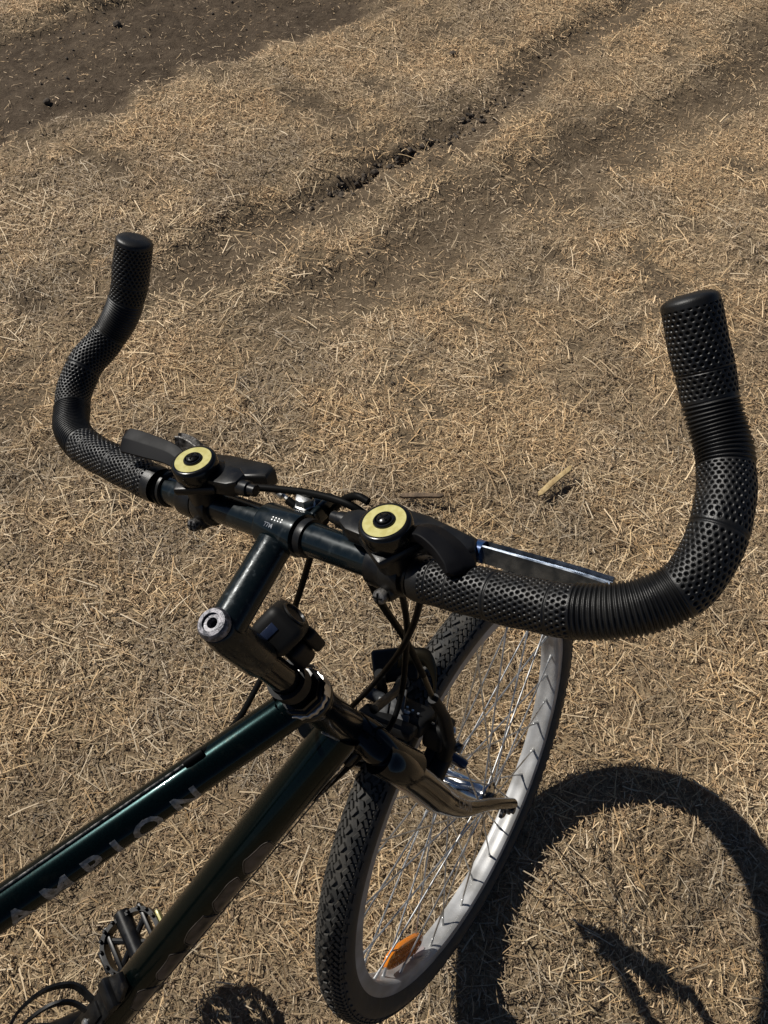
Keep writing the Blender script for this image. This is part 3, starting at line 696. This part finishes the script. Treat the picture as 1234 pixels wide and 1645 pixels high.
# ---- shifters (two thumb shifters standing on the bar)
def shifter(y0, hh, side, tipn, nrm):
    """side: +1 the lever points left (+y), -1 right"""
    g = sub('shifter', MH); nv = Vector(nrm).normalized(); c = Vector((-.002, y0, 0)) ; topc = Vector((nv.x * hh, y0 + nv.y * hh, nv.z * hh))
    mb = MBd()
    mb.lathe([(.0108, -.0075), (.0142, -.0070), (.0146, -.0055), (.0146, .0055), (.0142, .0070), (.0108, .0075)], (0, y0, 0), (0, 1, 0), 32)
    # neck up to the pod
    base = Vector((0, y0, .008))
    mb.tube([base, base.lerp(topc, .35), base.lerp(topc, .60)], [.0125, .0125, .0145], 20)
    mb.box((.030, .030, .007), frame(base.lerp(topc, .50), (1, 0, 0), nv) @ Matrix.Rotation(.5 * side, 4, 'Z'), .35, seg=2)
    # cable stop shoulder towards the stem
    sh = base.lerp(topc, .50) + Vector((.004, -.020 * side, .000))
    mb.prism([(-.012, -.010), (.010, -.007), (.016, -.003), (.016, .006), (.008, .010), (-.012, .011)], .012, frame(sh, (0, -side, 0), nv), bev=.0015)
    part('shifter_body', mb, M['plastic'], g, sharp=40)
    mb = MBd()
    mb.lathe([(.0001, -.014), (.0130, -.014), (.0150, -.012), (.01565, -.008), (.01565, -.0025), (.0150, -.0006), (.0135, 0), (.0128, 0), (.0126, -.0006), (.0001, -.0006)], topc, nv, 48)
    part('dial_housing', mb, M['shine'], g, sharp=60)
    mb = MBd(); mb.lathe([(.0065, .0001), (.0066, -.0004), (.0126, -.0004), (.0126, .0001)], topc, nv, 48, closed=True); part('yellow_ring', mb, M['gold'], g)
    mb = MBd(); mb.lathe([(.0064, -.0012), (.0064, .0010), (.0058, .0016), (.0050, .0016), (.0048, .0006), (.0001, .0006)], topc, nv, 36)
    mb.lathe([(.0044, .0004), (.0040, .0022), (.0028, .0030), (.0001, .0032)], topc, nv, 28); part('dial_screw', mb, M['shine'], g)
    mb = MBd(); T = frame(topc + nv * .0031, (1, .45 * side, 0), nv)
    for q in (0, 1): mb.box((.0064, .0011, .0006), T @ Matrix.Rotation(q * PI / 2, 4, 'Z'), .1, seg=1)
    part('screw_slot', mb, M['cable'], g)
    # thumb lever: paddle swept along tipn
    mb = MBd(); P = bez(tipn, 7); k = len(P)
    V = []; F = []
    for i, p in enumerate(P):
        t = i / (k - 1); tg = (P[min(i + 1, k - 1)] - P[max(i - 1, 0)]).normalized(); sd = nv.cross(tg).normalized(); up = tg.cross(sd)
        hw = .0062 + .0030 * math.sin(min(1, t * 1.15) * PI * .62); ht = .0052 + .0042 * t
        if t > .9: hw *= (1 - ((t - .9) / .1) ** 2 * .45); ht *= (1 - ((t - .9) / .1) ** 2 * .4)
        sec = [(-1, .15), (-.88, .85), (-.80, .95), (.10, .62), (.20, .50), (.98, -.55), (1, -.8), (.8, -.98), (-.8, -.98), (-1, -.6)]
        for a_, b_2 in sec: V.append(p + sd * a_ * hw + up * b_2 * ht * .62)
    q = 10
    for i in range(k - 1):
        for j in range(q): F.append((i * q + j, i * q + (j + 1) % q, (i + 1) * q + (j + 1) % q, (i + 1) * q + j))
    F.append(tuple(range(q))); F.append(tuple((k - 1) * q + j for j in range(q)))
    mb.add(V, F); part('thumb_lever', mb, M['lever'], g, sharp=28)
    # hinge boss and cross screw under the bar on the rider's side
    b0 = Vector((-.0135, y0 + .004, -.0085))
    mb = MBd(); mb.lathe([(.0001, -.007), (.0066, -.007), (.0074, -.005), (.0074, .004), (.0068, .0052), (.0001, .0052)], b0 + Vector((.005, -.001, .001)), (-.85, .25, .15), 24)
    part('clamp_boss', mb, M['plastic'], g)
    mb = MBd(); sd_ = Vector((-.80, -.15, .45)).normalized() if side > 0 else Vector((-.85, -.05, .4)).normalized()
    o1 = b0 + sd_ * .0045; mb.lathe([(.0046, -.002), (.0047, .001), (.0040, .0026), (.0022, .0034), (.0001, .0035)], o1, sd_, 24)
    T = frame(o1 + sd_ * .0034, (0, 1, .3), sd_)
    part('clamp_screw', mb, M['grime'], g)
    mb = MBd()
    for q2 in (0, 1): mb.box((.0062, .0010, .0010), T @ Matrix.Rotation(q2 * PI / 2 + .3, 4, 'Z'), .1, seg=1)
    part('screw_slot', mb, M['cable'], g)
    # barrel adjuster
    bb = sh + Vector((.000, -.016 * side, -.001)); mb = MBd()
    mb.lathe([(.0001, -.002), (.0050, -.002), (.0054, 0), (.0054, .006), (.0040, .0065), (.0040, .012), (.0001, .012)], bb, (0.1, -side, -.05), 20)
    part('cable_barrel', mb, M['plastic'], g)
shifter(.066, .0405, 1, [(.004, .085, .028), (.006, .100, .031), (.004, .118, .034), (.002, .133, .036), (.001, .142, .036)], (-.02, -.08, 1))
shifter(-.0985, .0415, -1, [(.004, -.108, .031), (.006, -.120, .034), (.004, -.133, .031), (.000, -.143, .026), (-.004, -.148, .021)], (-.05, -.02, 1))

# ---- brake levers (clamped in front of the bar)
def brake_lever(y0, side, blade, m_blade):
    g = sub('brake_lever', MH)
    mb = MBd(); mb.lathe([(.0108, -.008), (.0140, -.0075), (.0143, -.006), (.0143, .006), (.0140, .0075), (.0108, .008)], (0, y0, 0), (0, 1, 0), 28)
    mb.prism([(-.045, -.007), (-.038, -.012), (.0, -.014), (.030, -.010), (.036, 0), (.030, .010), (-.010, .012), (-.030, .009), (-.045, .004)], .014,
             frame((.034, y0 + .008 * side, -.004), (-.12, side, .0), (0.15, 0, 1)), bev=.003, seg=3)
    mb.tube([(.006, y0, -.002), (.020, y0, -.003), (.032, y0, -.004)], [.010, .009, .009], 14)
    part('lever_body', mb, M['plastic'], g, sharp=40)
    mb = MBd(); P = bez(blade, 8); k = len(P); V = []; F = []
    for i, p in enumerate(P):
        t = i / (k - 1); tg = (P[min(i + 1, k - 1)] - P[max(i - 1, 0)]).normalized(); up = Vector((0.35, 0, 1)); up = (up - tg * tg.dot(up)).normalized(); sd = up.cross(tg)
        hw = .0058 + .0018 * t; ht = .0075
        for a_, b_2 in [(-1, -.9), (-1, .9), (-.8, 1), (-.55, .55), (.55, .55), (.8, 1), (1, .9), (1, -.9)]: V.append(p + sd * a_ * hw * .62 + up * b_2 * ht * .8)
    q = 8
    for i in range(k - 1):
        for j in range(q): F.append((i * q + j, i * q + (j + 1) % q, (i + 1) * q + (j + 1) % q, (i + 1) * q + j))
    F.append(tuple(range(q))); F.append(tuple((k - 1) * q + j for j in range(q)))
    mb.add(V, F); part('lever_blade', mb, m_blade, g, sharp=30)
    mb = MBd(); mb.tube([P[2], P[5]], .0070, 14, up=(0, 0, 1)); part('pivot_sleeve', mb, M['blue'] if side < 0 else M['plastic'], g)
brake_lever(-.088, -1, [(.038, -.122, -.007), (.038, -.14, -.006), (.038, -.165, -.005), (.038, -.190, -.004), (.037, -.2125, -.003)], M['blade'])
brake_lever(.082, 1, [(.041, .112, -.006), (.043, .122, -.003), (.044, .132, .001), (.043, .140, .004), (.041, .144, .005)], M['grime'])
mb = MBd(); g = sub('barrel_adjuster', MS)
mb.lathe([(.0030, -.006), (.0050, -.005), (.0056, -.002), (.0056, .003), (.0044, .004), (.0044, .006), (.0056, .007), (.0056, .011), (.0034, .012), (.0030, .022), (.0001, .022)], (-.1435, .0570, .6235), (-.15, -.92, -.25), 14)
part('knurled_barrel', mb, M['alu'], g)
mb = MBd(); mb.tube([(-.1450, .044, .6200), (-.1475, .028, .6150)], .0017, 8); part('bare_cable', mb, M['alu'], g)

# ---- cables (front-end coordinates)
cable1 = [(-0.1721, 0.0671, 0.6406), (-0.1702, 0.0495, 0.6422), (-0.166, 0.0214, 0.6474), (-0.1654, -0.0111, 0.6555), (-0.1663, -0.0369, 0.6596), (-0.1657, -0.0501, 0.6558), (-0.1628, -0.0625, 0.6429), (-0.1577, -0.0747, 0.6175), (-0.1489, -0.0759, 0.5807), (-0.1474, -0.0725, 0.5626), (-0.141, -0.0563, 0.5137), (-0.1334, -0.0296, 0.451), (-0.1292, 0.0078, 0.3783), (-0.1289, 0.0432, 0.3154), (-0.1335, 0.0592, 0.2933)]
cable2 = [(-0.1648, -0.0568, 0.6665), (-0.1639, -0.047, 0.6664), (-0.1629, -0.0328, 0.6549), (-0.1611, -0.0128, 0.6263), (-0.1624, 0.0036, 0.5928), (-0.164, 0.0228, 0.5466), (-0.1671, 0.0428, 0.4997), (-0.1839, 0.0583, 0.4605), (-0.2166, 0.0516, 0.4588), (-0.252, 0.0411, 0.4668), (-0.2763, 0.041, 0.4717), (-0.2873, 0.0426, 0.4755), (-0.2962, 0.0462, 0.4765)]
cable3 = [(-0.1472, 0.0319, 0.6161), (-0.1500, 0.0002, 0.604), (-0.1520, -0.0266, 0.5903), (-0.1415, -0.0297, 0.5306), (-0.1163, -0.0266, 0.4523), (-0.1004, -0.0275, 0.3783), (-0.0903, -0.0286, 0.314), (-0.0873, -0.0274, 0.2741)]
cable4 = [(-0.1652, -0.0691, 0.6008), (-0.1472, -0.0567, 0.5516), (-0.1329, -0.0447, 0.499), (-0.124, -0.0313, 0.443), (-0.1282, -0.0231, 0.3877), (-0.1506, -0.022, 0.3633), (-0.1782, -0.0155, 0.3599), (-0.198, 0.0061, 0.3294), (-0.2174, 0.03, 0.2936)]
for c, r, m_ in ((cable1, .0026, 'cable'), (cable2, .0025, 'cable'), (cable4, .0026, 'cable')):
    mb = MBd(); mb.tube(bez(c, 8), r, 12); part('cable', mb, M[m_], bike, MS)
mb = MBd(); mb.tube(bez(cable3[:6], 8), .0030, 12); part('cable', mb, M['cable'], bike, MS)
mb = MBd(); mb.tube(bez(cable3[5:], 8), .0027, 12); part('brake_noodle', mb, M['brass'], bike, MS)
# bare shift wire under the down tube, stop and boss
ddn = (dt(1) - dt(0)).normalized(); dperp = Vector((ddn.z, 0, -ddn.x)); dperp = dperp if dperp.z < 0 else -dperp
w0 = dt(.05) + dperp * .026 + Vector((0, -.012, 0)); w1 = dt(.97) + dperp * .024 + Vector((0, -.010, 0))
mb = MBd(); mb.tube([w0, w0.lerp(w1, .5), w1], .0008, 8); part('shift_wire', mb, M['grime'], fr)
mb = MBd(); mb.lathe([(.0001, 0), (.0036, 0), (.0042, .002), (.0042, .013), (.0034, .016), (.0001, .016)], w0 - ddn * .008, ddn, 16); part('cable_stop', mb, M['plastic'], fr)
q_ = Vector((-.298, .004, .4745)); mb = MBd(); mb.lathe([(.0001, 0), (.0027, 0), (.0031, .002), (.0031, .013), (.0024, .016), (.0001, .016)], q_, tdir * -1, 16)
part('cable_stop', mb, M['cable'], fr)
mb = MBd(); mb.tube([q_ - tdir * .015, q_ - tdir * .40], .0008, 8); part('shift_wire', mb, M['grime'], fr)
mb = MBd(); mb.lathe([(.0001, 0), (.0055, 0), (.0065, .002), (.0065, .016), (.005, .020), (.0001, .020)], dt(.67) + dperp * .021, ddn, 14); part('wire_guide', mb, M['plastic'], fr)

# ---- headset
hs = sub('headset', MS); hh = .5125
mb = MBd(); mb.lathe([(.0150, -.001), (.0186, 0), (.0198, .003), (.0205, .0075), (.0200, .010), (.0178, .0125), (.0150, .0130)], SA + SU * hh, SU, 48); part('bearing_cup', mb, M['shine'], hs, sharp=50)
mb = MBd(); n = 40
prof = []
for k in range(n):
    r = .0192 + (.0010 if k % 2 else 0); t = 2 * PI * k / n; prof.append((r * math.cos(t), r * math.sin(t)))
mb.prism(prof, .005, frame(SA + SU * (hh + .0155), fx, SU), bev=.0005, seg=1); part('toothed_washer', mb, M['alu'], hs)
mb = MBd(); mb.lathe([(.0112, .0180), (.0190, .0182), (.0196, .0195), (.0190, .0212), (.0172, .0218), (.0168, .0270), (.0112, .0275)], SA + SU * hh, SU, 8); part('lock_nut', mb, M['shine'], hs)
mb = MBd(); mb.lathe([(.0150, 0), (.0182, -.001), (.0196, -.005), (.0192, -.009), (.0170, -.0105), (.0140, -.0108)], SA + SU * .396, SU, 40); part('lower_cup', mb, M['shine'], hs, sharp=50)
# ripped reflective collar
mb = MBd(); V = []; F = []; n = 34
for k in range(n + 1):
    t = math.radians(-75 + 250 * k / n); rag = .0016 * math.sin(k * 1.9) + .0012 * math.sin(k * 4.3)
    dr = fx * math.cos(t) + Vector((0, 1, 0)) * math.sin(t)
    for z_, r in ((.0125 + rag * .4, .0212), (.019, .0216 + rag * .3), (.0245 + rag, .0208 + .0008 * math.sin(k * 2.7))): V.append(SA + SU * (hh + z_) + dr * r)
for k in range(n):
    for c in range(2): F.append((3 * k + c, 3 * k + c + 1, 3 * k + c + 4, 3 * k + c + 3))
mb.add(V, F); part('foil_collar', mb, M['alu'], hs, sharp=20)

# ---- small front lamp seen from behind, strapped beside the stem
lp = sub('lamp', MS)
xa = Vector((1.17, -.54, .583)).normalized(); za = Vector((-.556, -.452, .697)); za = za * .98 - xa * .2
T = frame((-.2140, .0010, .5640), xa * .98 + Vector((-.556, -.452, .697)) * .2, za)
mb = MBd(); mb.box((.028, .031, .032), T, .27, seg=5); part('lamp_body', mb, M['matt'], lp, sharp=60)
mb = MBd(); mb.box((.015, .0065, .0016), T @ Matrix.Translation((-.003, .004, .0158)), .2); part('lamp_window', mb, M['window'], lp)
mb = MBd(); mb.lathe([(.0095, 0), (.0105, .0010), (.0098, .002), (.0085, .002), (.0080, .0002), (.0001, .0001)], T @ Vector((.0135, 0, 0)), T.to_3x3() @ Vector((1, 0, 0)), 28); part('lamp_bezel', mb, M['plastic'], lp)
mb = MBd(); mb.lathe([(.0118, -.007), (.0150, -.0065), (.0150, .0065), (.0118, .007)], SA + SU * .556, SU, 28)
mb.box((.010, .012, .026), frame((-.199, -.010, .541), (1, -.2, .3), SU), .3, seg=3); mb.box((.017, .018, .028), frame((-.208, -.001, .531), (1, -.2, .3), SU), .3, seg=3)
part('lamp_bracket', mb, M['matt'], lp)

# ---- front brake
bk = sub('front_brake', MS)
for s in (-1, 1):
    mb = MBd(); y = .036 * s
    mb.tube(bez([(-.102, .034 * s, .232), (-.093, .039 * s, .262), (-.090, .036 * s, .300), (-.094, .030 * s, .334)], 6), [.0085] * 7 + [.0068] * 6 + [.0055] * 6, 12)
    mb.lathe([(.0001, -.012), (.0098, -.012), (.0105, -.008), (.0105, .016), (.0085, .019), (.0001, .019)], (-.112, .034 * s, .232), (.945, 0, .326), 20)
    part('brake_arm', mb, M['matt'], bk, sharp=50)
    mb = MBd(); mb.box((.050, .010, .012), frame((-.093, .0235 * s, .246), (.93, 0, .36), (0, s, 0)), .3, seg=2)
    mb.tube([(-.093, .022 * s, .246), (-.092, .046 * s, .252)], .0042, 10); part('brake_pad', mb, M['plastic'], bk)
    mb = MBd(); mb.lathe([(.0001, .0), (.0045, 0), (.0052, -.001), (.0052, -.005), (.0070, -.006), (.0001, -.006)], (-.089, .052 * s, .252), (0, s, 0), 6); part('pad_bolt', mb, M['grime'], bk)
mb = MBd()
mb.lathe([(.0040, 0), (.0062, .001), (.0066, .003), (.0066, .016), (.0052, .019), (.0046, .026), (.0001, .026)], (-.1035, .0435, .3070), (.10, -.82, -.26), 18); part('rubber_boot', mb, M['boot'], bk)
mb = MBd(); mb.tube([(-.103, .020, .299), (-.098, .004, .294), (-.094, -.012, .288), (-.091, -.024, .280)], .0013, 8)
mb.lathe([(.0014, 0), (.0028, .001), (.0034, .008), (.0034, .012), (.0014, .013)], (-.101, .010, .2965), (.1, -.82, -.26), 12)
for k in range(3): mb.tube([Vector((-.0995, .002 - .006 * k, .2935 - .0015 * k)) + Vector((0, 0, -.006)), Vector((-.0985, .001 - .006 * k, .2935 - .0015 * k)) + Vector((.002, 0, .007))], .0014, 6)
part('cable_carrier', mb, M['alu'], bk)
for (p, sz) in (((-.116, .018, .3045), (.030, .011, .005)), ((-.103, .008, .3055), (.034, .014, .006)), ((-.118, -.003, .300), (.022, .016, .006))):
    mb = MBd(); mb.box(sz, frame(p, (.55, .16, .35), (-.35, -.25, 1)), .2); part('bracket_plate', mb, M['grey'], bk)
mb = MBd(); mb.lathe([(.0001, 0), (.0042, .0), (.0048, .002), (.0048, .010), (.003, .012), (.0001, .012)], (-.083, -.030, .262), (.3, -.9, .1), 14); part('spring_stop', mb, M['alu'], bk)
mb = MBd(); mb.lathe([(.0001, 0), (.0048, 0), (.0062, .003), (.0062, .018), (.0048, .022), (.0001, .022)], (-.066, -.018, .176), (.10, -.7, -.35), 16); part('adjuster_sleeve', mb, M['window'], bk)
mb = MBd(); mb.box((.036, .052, .018), frame((-.097, .004, .284), (.9, 0, -.42), (.42, 0, .9)), .3, seg=3); mb.box((.030, .024, .030), frame((-.088, -.026, .262), (.9, 0, -.42), (.42, 0, .9)), .25, seg=3); mb.box((.018, .060, .010), frame((-.122, .008, .304), (.9, 0, -.42), (.42, 0, .9)), .3, seg=2)
part('brake_bridge', mb, M['matt'], bk)
# black reflector bracket with a pale bent edge
mb = MBd(); mb.box((.046, .034, .016), frame((-.062, .036, .305), (.5, -.75, .02), (-.5, -.3, .75)), .22, seg=3); mb.lathe([(.0001, 0), (.006, 0), (.0066, .002), (.0066, .005), (.0001, .006)], (-.074, .020, .302), (-.5, -.3, .75), 18)
mb.tube([(-.072, .022, .300), (-.098, .012, .320), (-.140, .004, .355)], [.0055, .0045, .0045], 10)
part('reflector_back', mb, M['plastic'], bk)
mb = MBd(); V = []; C_ = bez([(-.060, .028, .330), (-.050, .014, .333), (-.046, .002, .330), (-.052, -.008, .316), (-.064, -.013, .300)], 6)
for p in C_: V += [p, p + Vector((-.012, -.002, -.012))]
mb.add(V, [(2 * i, 2 * i + 1, 2 * i + 3, 2 * i + 2) for i in range(len(C_) - 1)]); ms_ = mb.mesh('bent_plate', M['brass'], 60)
o = link('bent_plate', ms_, bk); sm_ = o.modifiers.new('thickness', 'SOLIDIFY'); sm_.thickness = .0016

# ---- bottle cage on the down tube (left upper side)
cg = sub('bottle_cage', MF)
e_up = Vector((-ddn.z, 0, ddn.x)); e_up = e_up if e_up.z > 0 else -e_up     # away from the tube, towards the top tube
def cp(s, a_, b_2): return dt(1) - ddn * s + e_up * (.0215 + a_) + Vector((0, b_2, 0))
mb = MBd(); mb.prism([(-.115, -.009), (-.100, -.013), (.085, -.013), (.100, -.008), (.100, .008), (.085, .013), (-.100, .013), (-.115, .009)], .006, frame(cp(.120, .003, 0), -ddn, e_up), bev=.0015)
mb.box((.014, .030, .010), frame(cp(.196, .007, 0), -ddn, e_up), .2); mb.box((.034, .016, .005), frame(cp(.155, .006, 0), -ddn, e_up), .2)
part('cage_rail', mb, M['plastic'], cg)
for s0 in (.145, .082):
    mb = MBd(); mb.lathe([(.0001, .0035), (.0035, .003), (.0048, .001), (.0048, -.003)], cp(s0, .0075, 0), e_up, 20); part('cage_bolt', mb, M['alu'], cg)
def strap(pts, wd, th=.003, nm='cage_loop'):
    P = bez(pts, 8); mb = MBd(); V = []; F = []
    for i, p in enumerate(P):
        tg = (P[min(i + 1, len(P) - 1)] - P[max(i - 1, 0)]).normalized(); sd = ddn - tg * tg.dot(ddn); sd = sd.normalized() if sd.length > .05 else Vector((0, 1, 0)); nn = tg.cross(sd)
        for a_, b_2 in ((-1, -1), (1, -1), (1, 1), (-1, 1)): V.append(p + sd * a_ * wd / 2 + nn * b_2 * th / 2)
    for i in range(len(P) - 1):
        for j in range(4): F.append((4 * i + j, 4 * i + (j + 1) % 4, 4 * i + 4 + (j + 1) % 4, 4 * i + 4 + j))
    F += [(0, 1, 2, 3), tuple(4 * (len(P) - 1) + j for j in (3, 2, 1, 0))]
    mb.add(V, F); return part(nm, mb, M['plastic'], cg, sharp=40)
for side in (1, -1):
    strap([cp(.165, .004, .010 * side), cp(.160, .016, .034 * side), cp(.150, .040, .042 * side), cp(.138, .066, .034 * side), cp(.128, .080, .016 * side), cp(.120, .084, 0)], .008)
    strap([cp(.100, .002, .010 * side), cp(.085, .012, .032 * side), cp(.078, .038, .041 * side), cp(.086, .062, .034 * side), cp(.104, .078, .020 * side), cp(.122, .083, .004 * side)], .008)
strap([cp(.150, .004, .008), cp(.142, .014, .026), cp(.128, .030, .034), cp(.112, .052, .030), cp(.104, .070, .014), cp(.102, .074, 0)], .006)
strap([cp(.030, .004, 0), cp(.022, .030, 0), cp(.022, .062, 0), cp(.030, .074, 0)], .024)

# ---- cranks and pedals
ck = sub('crankset', MF); BBc = Vector((-.580, 0, -.040))
pl = Vector((-.462, .128, -.155)); dcr = Vector((pl.x - BBc.x, 0, pl.z - BBc.z)).normalized()
for s, dd in ((1, dcr), (-1, -dcr)):
    mb = MBd(); a0 = BBc + Vector((0, .050 * s, 0)); a1 = BBc + dd * .168 + Vector((0, .068 * s, 0))
    mb.tube([a0 - dd * .012, a0, a0.lerp(a1, .5), a1, a1 + dd * .010], [.012, .014, .0095, .011, .009], 16); part('crank_arm', mb, M['plastic'], ck)
mb = MBd(); outl = []
for k in range(96):
    t = 2 * PI * k / 96; r = .088 + (.004 if k % 2 else 0); outl.append((r * math.cos(t), r * math.sin(t)))
mb.prism(outl, .003, frame(BBc + Vector((0, -.044, 0)), (1, 0, 0), (0, 1, 0))); part('chainring', mb, M['grime'], ck)
def pedal(c, s):
    pd = sub('pedal', MF @ frame(c, (1, 0, .25), (.0, 0, 1)))
    mb = MBd(); n = 40; a_, b_2 = .042, .037
    ring = [(a_ * math.copysign(abs(math.cos(2 * PI * k / n)) ** .75, math.cos(2 * PI * k / n)), b_2 * math.copysign(abs(math.sin(2 * PI * k / n)) ** .75, math.sin(2 * PI * k / n)), 0) for k in range(n + 1)]
    V = []; F = []
    for x, y, z in ring:
        for q, zz in ((1, -.009), (1, .009), (.86, .009), (.86, -.009)): V.append((x * q, y * q, zz))
    for k in range(n):
        for j in range(4): F.append((4 * k + j, 4 * k + (j + 1) % 4, 4 * k + 4 + (j + 1) % 4, 4 * k + 4 + j))
    mb.add(V, F)
    for k in range(16):
        t = 2 * PI * (k + .5) / 16; mb.box((.004, .004, .005), Matrix.Translation((a_ * .95 * math.copysign(abs(math.cos(t)) ** .75, math.cos(t)), b_2 * .95 * math.copysign(abs(math.sin(t)) ** .75, math.sin(t)), .011)), .2, seg=1)
    mb.tube([(0, -.042, 0), (0, .042, 0)], .0115, 16)
    for x in (-.026, .026): mb.box((.006, .074, .012), Matrix.Translation((x, 0, 0)), .2)
    for t in (.7, 2.44, 3.84, 5.58): mb.tube([(0, 0, 0), (math.cos(t) * .044, math.sin(t) * .038, 0)], .0042, 8)
    part('pedal_cage', mb, M['plastic'], pd, sharp=40)
    for q, m_ in ((.0440, 'gold'), (-.0440, 'plastic')):
        mb = MBd(); mb.box((.004, .030, .011), Matrix.Translation((q, 0, 0)), .2); part('pedal_reflector', mb, M[m_], pd)
pedal(pl, 1); pedal(BBc - dcr * .168 + Vector((0, -.125, 0)), -1)
